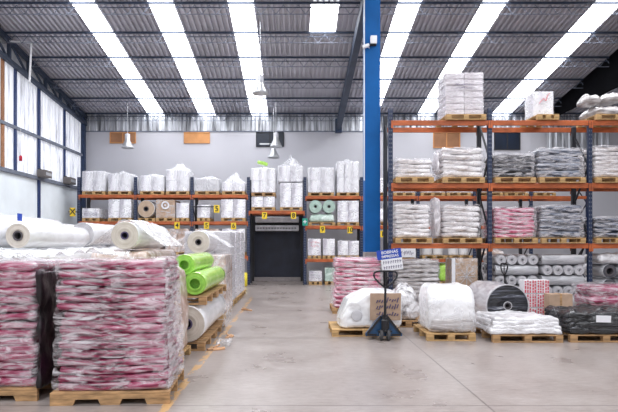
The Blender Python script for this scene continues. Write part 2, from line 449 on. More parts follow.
def box_load(x, y, z, w, d, h, cols, rows, mat, label, cat='carton load', group=None, seed=0, tuft=.0, name='carton_load', wrap='thin_film', marks=None, rz=0, part='carton', taper=0):
    root = empty(name, (x, y + d / 2, z), label, cat, group, rz)
    rs = random.Random(seed)
    cw = w / cols; chh = h / rows
    me0 = None
    for i in range(cols):
        for k in range(rows):
            jx = (rs.random() - .5) * .012; jy = (rs.random() - .5) * .02
            lx = -w / 2 + cw * (i + .5) + jx
            if me0 is None:
                b_ = MB(); b_.box(-cw / 2 + .004, cw / 2 - .004, -d / 2 + .01, d / 2 - .01, .002, chh - .002, .012)
                me0 = b_.build(part, mat, root, (lx, jy, k * chh))
            else:
                c = me0.copy(); COL.objects.link(c); c.parent = root; c.location = (lx, jy, k * chh)
    if wrap:
        def fn(P, N):
            t = np.clip(P[:, 2] / h, 0, 1)
            P[:, :2] *= (1 - taper * t ** 3)[:, None]
            P[:, 2] = np.maximum(P[:, 2], .003)
            if tuft:
                rr = np.sqrt((P[:, 0] / (w * .5)) ** 2 + (P[:, 1] / (d * .5)) ** 2)
                P[:, 2] += np.where(P[:, 2] > h * .97, tuft * np.exp(-rr * rr * 2.2) * (1 + .6 * fbm(P * 7, seed, 2)), 0)
            return P
        P, Fc = sbox(w + .02, d + .02, h + .02, (14, 10, 12), .03, .007, (3, 3, 3), seed, fn, bottom=False)
        mesh('plastic_wrap', P, Fc, wrap if not tuft else 'carton_wrap', root, smooth=True)
    if marks:
        mm, x0, x1, z0, z1, rws = marks
        b_ = MB(); yy = -d / 2 - .022
        for rr in range(rws):
            xx = x0; zz = z1 - (rr + .5) * (z1 - z0) / rws
            hh = (z1 - z0) / rws * .3
            while xx < x1:
                L = .02 + rs.random() * .035
                a = (rs.random() - .5) * hh
                b_.bar((xx, yy, zz + a), (xx + L, yy, zz + hh * (rs.random() - .5) * 2), .012, 4); xx += L + .015
        b_.build('handwriting', mm, root)
    return root

def roll(x, y, z, r, L, core, mats=('roll_white', 'end_cream'), label='', group=None, axis='y', seed=0, name='film_roll', cat='film roll', cored='core_card', n=40, sag=.006, drape=None, upright=False):
    """x, z of the axis, y of the front end"""
    root = empty(name, (x, y, z), label, cat, group)
    holder = root
    if axis == 'x': root.rotation_euler = (0, 0, -math.pi / 2)
    if axis == 'z': root.rotation_euler = (math.pi / 2, 0, 0)
    b_ = MB(); V = []; Fc = []; S = 10
    prof = [(r * .97, 0)] + [(r, .012)] + [(r, L * k / S) for k in range(1, S)] + [(r, L - .012), (r * .97, L)]
    P = []
    for i in range(n):
        a = 2 * math.pi * i / n
        for rr, h_ in prof: P.append((rr * math.cos(a), h_, rr * math.sin(a)))
    P = np.array(P); nv = fbm(P * 4, seed, 2) * sag
    ln = np.hypot(P[:, 0], P[:, 2]); P[:, 0] *= 1 + nv / ln; P[:, 2] *= 1 + nv / ln
    k = len(prof)
    for i in range(n):
        for jx in range(k - 1):
            a = i * k + jx; c = ((i + 1) % n) * k + jx; Fc.append((a, c, c + 1, a + 1))
    mesh('film_body', P, Fc, mats[0], root, smooth=True)
    e = MB(); e.lathe([(core, .0), (core * 1.0, .012), (r * .5, -.004), (r * .8, .004), (r * .975, .001)], n, 'y'); 
    e.build('roll_end', mats[1], root); MB().lathe([(core, L), (r * .975, L)], n, 'y').build('roll_end', mats[1], root)
    c = MB(); c.lathe([(core * .72, -.01), (core * 1.0, -.01), (core, .02), (core, L), (core * .72, L), (core * .72, -.01)], 20, 'y')
    c.build('cardboard_core', cored, root)
    c = MB(); c.lathe([(core * .72, .12), (0.001, .12)], 20, 'y').build('core_hollow', 'end_green' if 'green' in mats[0] else 'core_inner', root)
    return root

# ------------------------------------------------------------------ the shell
XL, XR, YB = -9.2, 13.6, 23.5
EAVE, SL = 7.22, .154
RY = 5.0           # ridge
def roof_z(y): return EAVE + SL * (YB - max(y, RY)) - SL * max(0.0, RY - y)

b = MB(); b.box(XL - .3, XR + 4, -9, YB + .2, -.2, 0); struct(b.build('floor', 'concrete_floor'))
# back wall with the door opening kept closed by the door itself
struct(MB().box(XL, XR, YB, YB + .2, 0, 6.52).build('wall_back', 'white_paint'))
def corrugate(name, x0, x1, zf0, zf1, yf, period, amp, mat, axis='x'):
    """vertical corrugated sheet; along x at depth yf, or along y at x = yf"""
    V = []; Fc = []; n = int((x1 - x0) / period)
    for i in range(n + 1):
        xa = x0 + i * period
        for k, (dx, o_) in enumerate(((0, 0), (.35, 0), (.5, amp), (.85, amp))):
            xx = min(xa + dx * period, x1)
            for zz in (zf0, zf1):
                z_ = zz(xx) if callable(zz) else zz
                V.append((xx, yf + o_, z_) if axis == 'x' else (yf + o_, xx, z_))
    m_ = len(V) // 2
    for i in range(m_ - 1): Fc.append((2 * i, 2 * i + 2, 2 * i + 3, 2 * i + 1))
    return mesh(name, V, Fc, mat)
struct(corrugate('wall_back_upper', XL, XR, 6.52, 7.3, YB, .30, -.05, 'galvanised'))
struct(corrugate('wall_back_corner', 10.9, XR, 5.6, 6.6, YB - .10, .28, -.05, 'galvanised'))
struct(MB().box(XL, XR, YB - .03, YB, 6.48, 6.53).build('trim_1', 'truss_grey'))
# left wall
struct(MB().box(XL - .2, XL, 6, YB, 0, 3.95).build('wall_left', 'block_wall'))
struct(corrugate('wall_left_upper', 6, YB, 3.95, lambda y: 6.85 + .1 * (YB - y), XL - .02, .22, -.03, 'translucent_sheet', 'y'))
struct(MB().box(XL - .06, XL + .10, 6, YB, 3.90, 4.02).build('trim_2', 'truss_grey'))
struct(MB().box(XL, XL + .08, 6, YB, 5.38, 5.48).build('trim_3', 'truss_grey'))
for k, (py, w) in enumerate(((8, .1), (12.3, .1), (16.95, .14), (17.72, .12), (19.35, .16), (21.5, .12))):
    z0 = 0 if abs(py - 19.35) < .1 else 3.95
    struct(MB().box(XL, XL + .05, py - w / 2, py + w / 2, z0, 6.80 + .1 * (YB - py)).build('wall_left_post_trim', 'rack_blue' if k != 2 else 'board_brown'))
struct(MB().box(XL, XL + .14, YB - .3, YB - .1, 0, EAVE - .1).build('trim_4', 'navy_steel'))
# eaves truss along the left wall
b = MB()
tz = lambda y: roof_z(y) - .12; bz = lambda y: 6.80 + .1 * (YB - y)
b.bar((XL + .12, 6, tz(6)), (XL + .12, YB, tz(YB)), .14); b.bar((XL + .12, 6, bz(6)), (XL + .12, YB, bz(YB)), .13)
ys = [YB - .1 - i * 1.25 for i in range(14)]
for i, yy in enumerate(ys):
    b.bar((XL + .12, yy, bz(yy)), (XL + .12, yy, tz(yy)), .10)
    if i + 1 < len(ys): b.bar((XL + .12, yy, bz(yy)), (XL + .12, ys[i + 1], tz(ys[i + 1])), .06)
struct(b.build('eaves_truss_beam', 'dark_roofsteel'))
struct(mesh('wall_left_top', [(XL - .05, 6, bz(6)), (XL - .05, YB, bz(YB)), (XL - .05, YB, roof_z(YB)), (XL - .05, 6, roof_z(6))], [(0, 1, 2, 3)], 'truss_sheet'))

# roof: ribbed sheets running down to the back wall, with translucent strips between
SKY = [(-6.36, -5.68), (-4.17, -3.46), (-1.90, -1.18), (2.93, 3.58), (5.32, 6.02), (8.52, 9.32)]
Y0 = -8.0  # roof runs on unseen behind the camera; its glowing strips added for front light
def ribbed(x0, x1, y0, y1, name='ceiling'):
    if y0 < RY < y1: ribbed(x0, x1, y0, RY, name); return ribbed(x0, x1, RY, y1, name)
    V = []; Fc = []; p = .165; n = max(1, round((x1 - x0) / p)); p = (x1 - x0) / n
    for i in range(n):
        for dx, o_ in ((0, 0), (.34, 0), (.42, .085), (.92, .085)):
            xx = x0 + (i + dx) * p
            V += [(xx, y0, roof_z(y0) + o_), (xx, y1, roof_z(y1) + o_)]
    V += [(x1, y0, roof_z(y0)), (x1, y1, roof_z(y1))]
    for i in range(len(V) // 2 - 1): Fc.append((2 * i, 2 * i + 1, 2 * i + 3, 2 * i + 2))
    return struct(mesh(name, V, Fc, 'roof_sheet'))
def skysheet(x0, x1, y0, y1, n):
    if y0 < RY < y1: skysheet(x0, x1, y0, RY, n + 20); return skysheet(x0, x1, RY, y1, n)
    V = [(x0, y0, roof_z(y0) + .02), (x1, y0, roof_z(y0) + .02), (x1, y1, roof_z(y1) + .02), (x0, y1, roof_z(y1) + .02)]
    o = mesh('window_%d' % n, V, [(0, 3, 2, 1)], 'skylight_sheet'); return struct(o)
edges = [XL - .1]
for a, c in SKY: edges += [a, c]
edges += [XR + 4]
for i in range(0, len(edges), 2):
    x0, x1 = edges[i], edges[i + 1]
    if x0 < .5 < x1:      # single translucent panel in the middle bay
        ribbed(x0, .46, Y0, YB + .1); ribbed(.46, 1.26, Y0, 15.35); ribbed(.46, 1.26, 16.95, YB + .1); ribbed(1.26, x1, Y0, YB + .1)
        skysheet(.46, 1.26, 15.35, 16.95, 7)
    else: ribbed(x0, x1, Y0, YB + .1)
for i, (a, c) in enumerate(SKY): skysheet(a, c, Y0, YB + .1, i + 1)

# open-web purlins
for yy in (-6, -3, 0, 3, 5.4, 7.05, 8.7, 10.35, 12.0, 13.65, 15.3, 16.85, 18.4, 20.05, 21.7, 23.25):
    b = MB(); zt = roof_z(yy) - .05; dp = .30; p = .42; x0 = XL + .05; x1 = XR + 3
    b.cur = 0; b.box(x0, x1, yy - .02, yy + .02, zt - .012, zt + .05)
    b.bar((x0, yy, zt - .11), (x1, yy, zt - .11), .022); b.cur = 1; b.bar((x0, yy, zt - dp), (x1, yy, zt - dp), .02)
    n = int((x1 - x0) / p)
    for i in range(n):
        xa = x0 + i * p
        b.bar((xa, yy, zt - .04), (xa + p / 2, yy, zt - dp), .016); b.bar((xa + p / 2, yy, zt - dp), (xa + p, yy, zt - .04), .016)
    struct(b.build('ceiling_purlin_beam', ['dark_roofsteel', 'truss_grey']))
# main rafter over the column
b = MB(); V = []
for yy in (RY, YB):
    zt = roof_z(yy) - .38
    V += [(1.78, yy, zt - .36), (1.98, yy, zt - .36), (1.98, yy, zt), (1.78, yy, zt)]
b.add(V, [(0, 1, 2, 3), (4, 7, 6, 5), (0, 4, 5, 1), (1, 5, 6, 2), (2, 6, 7, 3), (3, 7, 4, 0)])
struct(b.build('ceiling_rafter_beam', 'dark_roofsteel'))
struct(MB().box(1.74, 2.02, YB - .25, YB - .02, 6.42, 7.0).build('rafter_bracket_beam', 'navy_steel'))
# added black panel painting the roof's shade over the far bay
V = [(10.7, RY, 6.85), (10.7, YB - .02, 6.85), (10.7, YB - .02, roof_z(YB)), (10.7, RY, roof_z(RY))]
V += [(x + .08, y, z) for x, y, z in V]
struct(mesh('roof_shade_panel', V, [(0, 1, 2, 3), (4, 7, 6, 5), (0, 4, 5, 1), (2, 6, 7, 3), (0, 3, 7, 4), (1, 5, 6, 2)], 'roof_shade_black'))
struct(MB().box(XR, XR + 4, YB, YB + .1, 0, 7.3).build('wall_back_annex', 'white_paint'))

struct(MB().box(XR + 3.9, XR + 4, 6, YB, 0, 7.0).build('wall_right', 'block_wall'))

# the blue column on its concrete pedestal
root = struct(empty('building_column', (1.985, 14.0, 0)))
b = MB(); b.box(-.195, .195, -.2, -.17, 1.42, roof_z(14) - .4); b.box(-.195, .195, .17, .2, 1.42, roof_z(14) - .4); b.box(-.02, .02, -.17, .17, 1.42, roof_z(14) - .4)
b.box(-.195, -.165, -.17, .17, 1.42, roof_z(14) - .4); b.box(.165, .195, -.17, .17, 1.42, roof_z(14) - .4)
b.build('column_shaft', 'blue_column', root)
MB().box(-.2, .2, -.22, .22, 0, 1.42, .01).build('column_pedestal', 'concrete_base', root)
b = MB(); b.bar((-.215, -.19, 3.25), (-.215, -.19, 8.2), .03, 8); b.build('conduit', 'plastic_white', root)

# ------------------------------------------------------------------ windows and door on the back wall
def backwin(x0, x1, y0, y1, mat, n, slider=False):
    X0, X1 = PX(x0, YB), PX(x1, YB); Z1, Z0 = 6.47, PZ(y1, YB)
    f = MB(); t = .04
    f.box(X0, X1, YB - .05, YB - .002, Z1 - t, Z1); f.box(X0, X1, YB - .05, YB - .002, Z0, Z0 + t)
    f.box(X0, X0 + t, YB - .05, YB - .002, Z0 + t, Z1 - t); f.box(X1 - t, X1, YB - .05, YB - .002, Z0 + t, Z1 - t)
    xm = (X0 + X1) / 2; f.box(xm - .02, xm + .02, YB - .05, YB - .002, Z0 + t, Z1 - t)
    o = struct(f.build('window_%d' % n, 'board_orange' if 'board' in mat else 'core_inner'))
    MB().box(X0 + t, X1 - t, YB - .03, YB - .004, Z0 + t, Z1 - t).build('boarding' if 'board' in mat else 'glass_pane', mat, o)
    if slider: MB().box(xm - .45, xm + .45, YB - .034, YB - .0305, Z0 + .1, Z0 + .16).build('reflective_strip', 'aluminium', o)
backwin(110, 136, 130, 143.5, 'board_brown', 8); backwin(184, 210, 131, 143.5, 'board_orange', 9)
backwin(256, 284, 132, 147, 'glass_dark', 10, True); backwin(433, 460, 134, 148, 'board_brown', 11); backwin(494, 520, 134, 150, 'glass_dark', 12)

dr = struct(empty('door_1', (PX(277.5, YB), YB - .06, 0)))
MB().box(-1.0, 1.0, -.02, .04, .17, 2.12).build('door_curtain', 'door_curtain', dr)
b = MB(); b.box(-1.12, -1.0, -.1, .04, 0, 2.9); b.box(1.0, 1.12, -.1, .04, 0, 2.9); b.build('door_frame', 'black_metal', dr)
MB().box(-1.0, 1.0, -.14, .04, 0, .17, .01).build('threshold', 'concrete_base', dr)
MB().box(-1.0, 1.0, -.10, .04, 2.12, 2.9).build('roller_housing', 'black_metal', dr)
b = MB()
for z0 in (2.16, 2.52): b.box(-.92, .92, -.6, -.1, z0, z0 + .24, .02)
b.build('roller_box', 'housing_grey', dr)
b = MB()
for i in range(26): b.box(-.85 + i * .065, -.82 + i * .065, -.606, -.6, 2.24, 2.31)
b.build('louvre_slots', 'core_inner', dr)

# ------------------------------------------------------------------ pallet racks
def text(body, size, mat, parent, loc, rot=(math.pi / 2, 0, 0), ext=.002, align='CENTER', name='lettering'):
    cu = bpy.data.curves.new(name, 'FONT'); cu.body = body; cu.size = size; cu.extrude = ext
    cu.align_x = align; cu.align_y = 'CENTER'; cu.materials.append(M[mat]); cu.offset = size * .02
    t = bpy.data.objects.new('tmp', cu); COL.objects.link(t)
    bpy.context.view_layer.update()
    me = bpy.data.meshes.new_from_object(t.evaluated_get(bpy.context.evaluated_depsgraph_get()))
    me.name = name; bpy.data.objects.remove(t); bpy.data.curves.remove(cu)
    return link_obj(name, me, parent, loc, rot)

def rack(posts, yf, yb, top, beams, label, braced=True, dark=()):
    """posts: x list; beams: list per bay of beam-top heights"""
    root = empty('pallet_rack', (posts[0], yf, 0), label, 'pallet rack', None)
    ox = posts[0]; w = .10 if yf < 15 else .12
    for i, px in enumerate(posts):
        for yy, mt in ((yf, 'rack_post'), (yb, 'rack_dark')):
            h = top[i] if isinstance(top, (list, tuple)) else top
            MB().box(-w / 2, w / 2, -.04, .04, 0, h, .004).build('post', mt, root, (px - ox, yy - yf, 0))
            MB().box(-w * .8, w * .8, -.07, .07, 0, .012).build('foot_plate', 'rack_dark', root, (px - ox, yy - yf, 0))
        b = MB(); n = max(2, int(h / .85)); sgn = 1
        for k in range(n):
            z0 = .15 + k * (h - .4) / n; z1 = .15 + (k + 1) * (h - .4) / n
            ya, yb_ = (.045, yb - yf - .045) if k % 2 == 0 else (yb - yf - .045, .045)
            b.bar((0, ya, z0), (0, yb_, z1), .035)
        b.build('brace', 'rack_dark', root, (px - ox, 0, 0))
    for i, lv in enumerate(beams):
        x0, x1 = posts[i] + w / 2, posts[i + 1] - w / 2
        for z in lv:
            for yy in (yf - .03, yb + .03):
                m_ = MB(); m_.box(x0 - ox, x1 - ox, yy - yf - .025, yy - yf + .025, z - .12, z, .006)
                for xx, s in ((x0, -1), (x1, 1)):
                    e = yy - yf + (-.0275 if yy < yf else .0275)
                    m_.box(min(xx, xx + s * .045) - ox, max(xx, xx + s * .045) - ox, e - .005 - (.015 if yy < yf else -.015), e + .005 - (.015 if yy < yf else -.015), z - .19, z - .004)
                m_.build('beam', 'beam_orange', root)
    return root

BD0, BD1 = 21.3, 22.3
bposts = [PX(p, BD0) for p in (79, 135.5, 192, 248.5, 305, 361.5, 418, 474.5, 531, 587.5)]
A_, B_, C_ = 3.55, 2.50, 1.15
brack = rack(bposts, BD0, BD1, [4.25] * 10, [(A_, B_, C_)] * 3 + [(2.92,)] + [(3.50, 2.33, 1.02)] * 5, 'long low rack with orange beams standing along the white back wall')
RD0, RD1 = 12.86, 13.60
rposts = [PX(p, RD0) for p in (390.5, 489.5, 589.5, 688.5)]
R4, R3, R2 = 4.56, 3.07, 1.64
rrack = rack(rposts, RD0, RD1, [4.85, 4.85, 4.56, 4.56], [(R4, R3, R2)] * 3, 'tall navy rack with orange beams right beside the blue column')

def bay_sign(parent, px, py, d, s, w=.20, h=.26, mat='sign_yellow', tmat='sign_black', ox=0, oy=0):
    x = PX(px, d) - parent.location.x; z = PZ(py, d)
    p = MB().box(-w / 2, w / 2, -.006, .006, -h / 2, h / 2).build('bay_sign', mat, parent, (x, oy, z))
    text(s, h * .95, tmat, p, (0, -.009, 0)); return p
for px, py, s in ((177, 225.5, '4'), (206.5, 225.5, '5'), (233.5, 226, '6'), (264.5, 215.5, '7'), (293.5, 215.5, '8'), (322.5, 229.5, '9'), (350, 230, '10'), (381, 234, '11')):
    bay_sign(brack, px, py, BD0 - .09, s, oy=-.075)
bay_sign(brack, 217, 209, BD0 - .1, '5', .22, .3, oy=-.18)
bay_sign(brack, 72.5, 212, BD0 - .1, 'X', .22, .34, oy=-.09)
bay_sign(brack, 305, 222, BD0 - .1, '+', .2, .28, 'sign_green', 'paper_white', oy=-.11)
# link the two free-hanging signs to the rack with small brackets
MB().box(PX(69, BD0) - bposts[0], .0, -.08, -.05, PZ(212, BD0) - .02, PZ(212, BD0) + .02).build('sign_bracket', 'rack_dark', brack)
MB().box(PX(192, BD0) - bposts[0], PX(217, BD0) - bposts[0], -.17, -.14, PZ(207, BD0) - .02, PZ(207, BD0) + .02).build('sign_bracket', 'rack_dark', brack)

PH = .13
def shelf(kind, x0, x1, ytop, zlev, d, lab, depth=1.0, pal=True, palw=None, style='block', plabel=None, pmat='pallet_wood', **kw):
    """a load seen between pixel columns x0..x1 whose top is at row ytop, front at depth d, standing at height zlev"""
    X0, X1 = PX(x0, d), PX(x1, d)
    posts = bposts if d > 20 else rposts; mid = (X0 + X1) / 2
    for a, c in zip(posts, posts[1:]):          # keep clear of the uprights
        if a < mid < c: X0 = max(X0, a + .105); X1 = min(X1, c - .105)
    w = X1 - X0; xc = (X0 + X1) / 2
    zb = zlev + (PH if pal else 0); h = PZ(ytop, d) - zb
    if pal:
        pw = palw or w * 1.0
        pallet(xc, d - .0, zlev, min(max(.5, pw), w + .02), depth, plabel or ('wooden pallet carrying the ' + lab), style, mat=pmat)
    zb += .008
    ld = kw.pop('ldepth', None)
    if ld: d = d + (depth - ld) / 2; depth = ld
    if kind == 'sack': return sack_stack(xc, d, zb, w, depth, h, label=lab, **kw)
    if kind == 'lump': return lump_load(xc, d, zb, w, depth, h, label=lab, **kw)
    if kind == 'box': return box_load(xc, d, zb, w, depth, h, label=lab, **kw)

# ---- back rack, top level
G1 = 'wrapped loads on top of the long back rack'
bd = BD0 - .05
seq = 0
def bk(kind, x0, x1, yt, z, lab, **kw):
    global seq; seq += 1
    kw.setdefault('depth', 1.05); kw.setdefault('seed', seq)
    if kind == 'box':
        kw.setdefault('cols', 2); kw.setdefault('rows', 1); kw.setdefault('tuft', (0, .06, .14)[seq % 3] if z > 3 else 0); kw.setdefault('mat', 'box_film')
    return shelf(kind, x0, x1, yt, z, bd, lab, **kw)
bk('box', 82, 105, 171.5, A_, 'white wrapped carton pair at corner end of back rack top', group=G1)
bk('box', 108, 131, 174, A_, 'white wrapped load with sloped film top, second from the corner', group=G1, rows=1, tuft=.12)
bk('box', 140, 164, 176, A_, 'white carton pair above the large kraft roll end', group=G1, tuft=.1)
bk('box', 166, 190, 170, A_, 'tallest white wrapped load on back rack, above brown printed carton', group=G1, tuft=.25, rows=2)
bk('box', 195, 219, 179, A_, 'low grey-white carton load with dark strap above sign 5', group=G1, rows=2, mat='carton_grey')
bk('box', 222, 245, 183, A_, 'white load with peaked film knot above sign 6', group=G1, tuft=.38)
bk('box', 308, 334, 168, 3.5, 'white wrapped load above the pale green rolls', group=G1, rows=2)
bk('box', 337, 360, 162, 3.5, 'white load above sign 10, beside the blue column', group=G1, rows=2, cols=3)
bk('box', 364, 386, 178, 3.5, 'white load half hidden behind the blue column', group=G1)
bk('box', 394, 415, 186, 3.5, 'low white load on back rack beyond the first navy rack bay', group=G1)
bk('box', 421, 445, 184, 3.5, 'second low white load seen beyond the first navy rack bay', group=G1)
bk('box', 447, 471, 186, 3.5, 'third low white load seen beyond the first navy rack bay', group=G1)
bk('lump', 478, 503, 188, 3.5, 'beige lumpy load on back rack beyond the charcoal bundle', group=G1, mat='white_sack')
bk('lump', 505, 528, 188, 3.5, 'pale lumpy load on back rack beyond the pink stack', group=G1, mat='tan_goods')
bk('box', 534, 556, 187, 3.5, 'white load nearest the far end of back rack', group=G1)
# level two
bk('box', 82, 99, 208.5, B_, 'low white carton with grey writing beside sign X', rows=1, cols=1, marks=('print_ink', -.25, .25, .08, .22, 2))
bk('box', 108, 131, 199.5, B_, 'square white carton load beside the large kraft roll')
roll(PX(146.2, bd), bd - .02, B_ + PH + .36, .335, 1.0, .10, ('roll_white', 'end_kraft'), 'large roll with kraft-brown end on the back rack', seed=3)
pallet(PX(146.5, bd), bd, B_, .66, 1.0, 'wooden pallet beneath the large kraft-brown roll')
# brown printed carton
o = bk('box', 155.8, 175, 200, B_, 'square brown carton printed with a white ring, beside the kraft roll', cols=1, rows=1, mat='kraft', wrap='thin_film', name='brown_carton', cat='carton')
b = MB(); b.lathe([(.10, 0), (.16, 0), (.16, .004), (.10, .004), (.10, 0)], 24, 'y'); b.lathe([(.0, 0), (.04, 0)], 16, 'y')
b.build('ring_print', 'paper_white', o, (0, -.55, .5))
bk('box', 176, 189, 203, B_, 'narrow white carton beside the brown printed carton', cols=1)
bk('box', 197, 210, 205, B_, 'small white carton beside the yellow 5 sign', cols=1)
bk('box', 221, 245.5, 199.5, B_, 'tall white carton pair above sign 6 beneath the peaked load', depth=1.05)
bk('box', 138, 160, 228, C_, 'kraft carton load low behind the white rolls', mat='kraft')
bk('box', 165, 189, 229, C_, 'kraft carton load beneath sign 4', mat='tan_goods')
bk('box', 195, 219, 229, C_, 'kraft carton pair beneath sign 5', mat='tan_goods')
bk('box', 222, 245, 229, C_, 'white carton pair beneath sign 6')
bk('box', 84, 105, 228, C_, 'white carton load low at the wall corner')
bk('box', 109, 131, 230, C_, 'white carton load second from wall corner on low level')
# bay over the door
bk('box', 251.5, 275, 197, 2.92, 'low white carton pair over sign 7', cols=2)
zt = PZ(197, bd)
pallet(PX(263.5, bd), bd, zt + .035, .95, 1.05, 'wooden pallet stacked on the low cartons over sign 7', mat='old_wood')
box_load(PX(263.5, bd), bd, zt + .18, .95, 1.05, PZ(168, bd) - zt - .2, 3, 2, 'box_film', 'upper white carton load with red labels over sign 7', seed=44, tuft=.12, group=G1)
bk('box', 280, 303, 183, 2.92, 'white carton pair over sign 8')
zt = PZ(183, bd)
box_load(PX(290.5, bd), bd + .03, zt + .055, .98, 1.0, .62, 2, 1, 'box_film', 'white crumpled load on top of carton pair over sign 8', seed=45, tuft=.36, group=G1)
o = mesh('lime_film_bundle', *sbox(.42, .25, .14, (10, 8, 6), .06, .03, (6, 6, 6), 4), 'roll_green', None, (PX(262, bd), bd + .25, PZ(170.2, bd) + .24), (0, .25, .1), True)
tag(o, 'small lime green bundle lying on the load over sign 7', 'bundle')
# sign 9 bay
pallet(PX(322, bd), bd, 2.33, 1.05, 1.05, 'wooden pallet beneath the pale green rolls')
for i, px in enumerate((315.5, 329)):
    roll(PX(px, bd), bd - .02, 3.085, .252, .98, .06, ('roll_pale', 'end_pale'), 'pale green film roll, the %s one above sign 9' % ('left' if i == 0 else 'right'), 'pale green rolls', seed=20 + i)
lump_load(PX(322, bd), bd, 2.475, 1.03, 1.0, .30, 'green_goods', 'pale green wrapped bundle beneath the two pale green rolls', seed=8, amp=.02)
bk('box', 337.5, 361, 201, 2.33, 'two-tier white carton stack over sign 10', rows=2)
bk('box', 308, 321, 239, 1.02, 'tall white carton with pink print beneath sign 9', cols=1, marks=('red_ink', -.15, .15, .3, .6, 2))
bk('box', 323, 335, 239, 1.02, 'tall plain white carton beneath sign 9', cols=1)
bk('box', 338, 360, 241, 1.02, 'white carton pair on the low shelf beneath sign 10')
bk('lump', 366, 388, 208, 2.33, 'white load by sign 11 on back rack', mat='white_film_goods', amp=.02)
bk('box', 309, 322, 271.5, 0, 'white carton with dark print on floor pallet near black door', cols=1, marks=('print_ink', -.15, .15, .1, .4, 3))
bk('box', 325, 340, 268, 0, 'pale green-white bin on floor pallet near black door', cols=1, mat='green_goods', wrap=None)
lw = bk('lump', 392, 414, 246, 1.02, 'white load holding a handwritten paper beyond the blue sign', mat='carton_white', amp=.01)
o = MB().box(-.37, .37, -.006, .006, -.27, .27).build('paper_notice', 'paper_white', lw, (.12, -.545, .2))
b = MB(); rs = random.Random(5)
for zz, hh in ((.13, .07), (-.1, .09)):
    xx = -.3
    while xx < .28:
        b.bar((xx, -.01, zz - hh * rs.random()), (xx + .03, -.01, zz + hh * rs.random()), .018); xx += .055
b.build('handwriting', 'print_ink', o)
for i, px in enumerate((429, 440, 456, 466.5)):
    r_ = roll(PX(px, bd), bd + .4, 1.02 + PH + .03, .2, .50, .05, ('roll_white', 'end_grey'), ['white upright roll on back rack beyond the grey crate, %s' % s for s in ('first from the column', 'second from the column', 'third from the column', 'fourth from the column')][i], 'upright white rolls', axis='z', seed=i)
pallet(PX(434.5, bd), bd - .0, 1.02, .95, 1.0, 'wooden pallet beneath first two upright white rolls')
pallet(PX(461, bd), bd - .0, 1.02, .88, 1.0, 'wooden pallet beneath last two upright white rolls')
bk('lump', 421, 436, 262, 0, 'lime green bundle on floor behind the grey sack stack', mat='roll_green', amp=.01, depth=.9)
bk('lump', 440, 452, 264, 0, 'bright lime green bundle visible beside the brown crate', mat='roll_green', amp=.01, depth=.9)
bk('lump', 480, 505, 250, 1.02, 'beige load on back rack beyond the silver rolls', mat='tan_goods', amp=.02)
# yellow post guard
o = MB().lathe([(.06, .0), (.09, .02), (.09, .5), (.05, .52), (.0, .52)], 12).build('post_guard', 'guard_yellow', None, (PX(245, 20.6), 20.6, 0), smooth=True)
tag(o, 'yellow post guard standing on floor beside the black door', 'post guard')

# ---- navy rack loads
rd = RD0 - .12
def rk(kind, x0, x1, yt, z, lab, **kw):
    global seq; seq += 1
    kw.setdefault('depth', 1.0); kw.setdefault('ldepth', .84); kw.setdefault('seed', seq + 100)
    return shelf(kind, x0, x1, yt, z, rd, lab, **kw)
o = rk('box', 447, 486, 71, R4, 'tall white wrapped carton load alone on rack top', ldepth=.7, mat='pale_sack', cols=2, rows=7, wrap='wrap_film', cat='wrapped load', palw=1.0)
b = MB(); rs = random.Random(2)
for zz in (.72, .64):
    xx = -.22
    while xx < .2: b.bar((xx, -.385, zz), (xx + .02, -.385, zz + .03 * rs.random()), .014); xx += .04
b.build('handwriting', 'print_ink', o)
o = rk('box', 538, 559, 89, R4, 'smaller white carton with red scribble on rack top', cols=1, rows=1, mat='box_film', palw=.8, ldepth=.5)
b = MB(); pts = [(-.12, .3), (-.02, .42), (.04, .36), (.08, .5), (.14, .55)]
for a, c in zip(pts, pts[1:]): b.bar((a[0], -.29, a[1]), (c[0], -.29, c[1]), .014)
b.build('scribble', 'red_ink', o)
o = shelf('lump', 583, 640, 103, R4, rd, 'slumped grey plastic bale on rack top at the far end', depth=.95, seed=77, mat='grey_sack', amp=.07, r=.2, taper=.2)
for i, (x0, z_, w_) in enumerate(((590, .40, .45), (612, .44, .5))):
    q = lump_load(PX(x0 + 8, rd), rd + .12, R4 + PH + z_ - .09, w_, .6, .22, 'grey_sack', 'grey plastic bag lying on the slumped bale, %s' % ('lower one' if i == 0 else 'topmost one'), 'bag', 'grey bags on bale', seed=60 + i, amp=.04, r=.1, name='plastic_bag', taper=.3)
g = 'stacks on navy rack shelves'
rk('sack', 394, 434, 159, R3, 'uneven beige-white sheet stack, upper shelf next to blue column', mat='white_sack', layers=4, jit=.09, group=g)
rk('sack', 443, 485, 148, R3, 'tall white sack stack on upper shelf under brown window', mat='white_sack', layers=5, jit=.03, group=g)
lump_load(PX(439.5, rd), rd + .05, R3 + PH + .15, .08, .6, .55, 'milky_film', 'loose milky film hanging beside tall white sack stack', 'plastic film', None, 31, amp=.02, r=.04, name='loose_film', taper=.5)
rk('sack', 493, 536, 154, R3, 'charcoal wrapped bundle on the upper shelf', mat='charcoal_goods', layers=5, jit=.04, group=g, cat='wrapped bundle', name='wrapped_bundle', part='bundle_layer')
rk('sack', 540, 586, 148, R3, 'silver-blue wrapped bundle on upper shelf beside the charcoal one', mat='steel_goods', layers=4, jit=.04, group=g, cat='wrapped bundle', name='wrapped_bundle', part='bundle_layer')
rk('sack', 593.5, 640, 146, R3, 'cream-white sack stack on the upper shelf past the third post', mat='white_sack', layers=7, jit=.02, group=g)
rk('sack', 393, 432, 205, R2, 'white sack stack with fine creases, middle shelf next to blue column', mat='white_sack', layers=7, jit=.03, group=g)
rk('sack', 443.5, 482, 206, R2, 'white sack stack on middle shelf above the brown crate', mat='white_sack', layers=6, jit=.04, group=g)
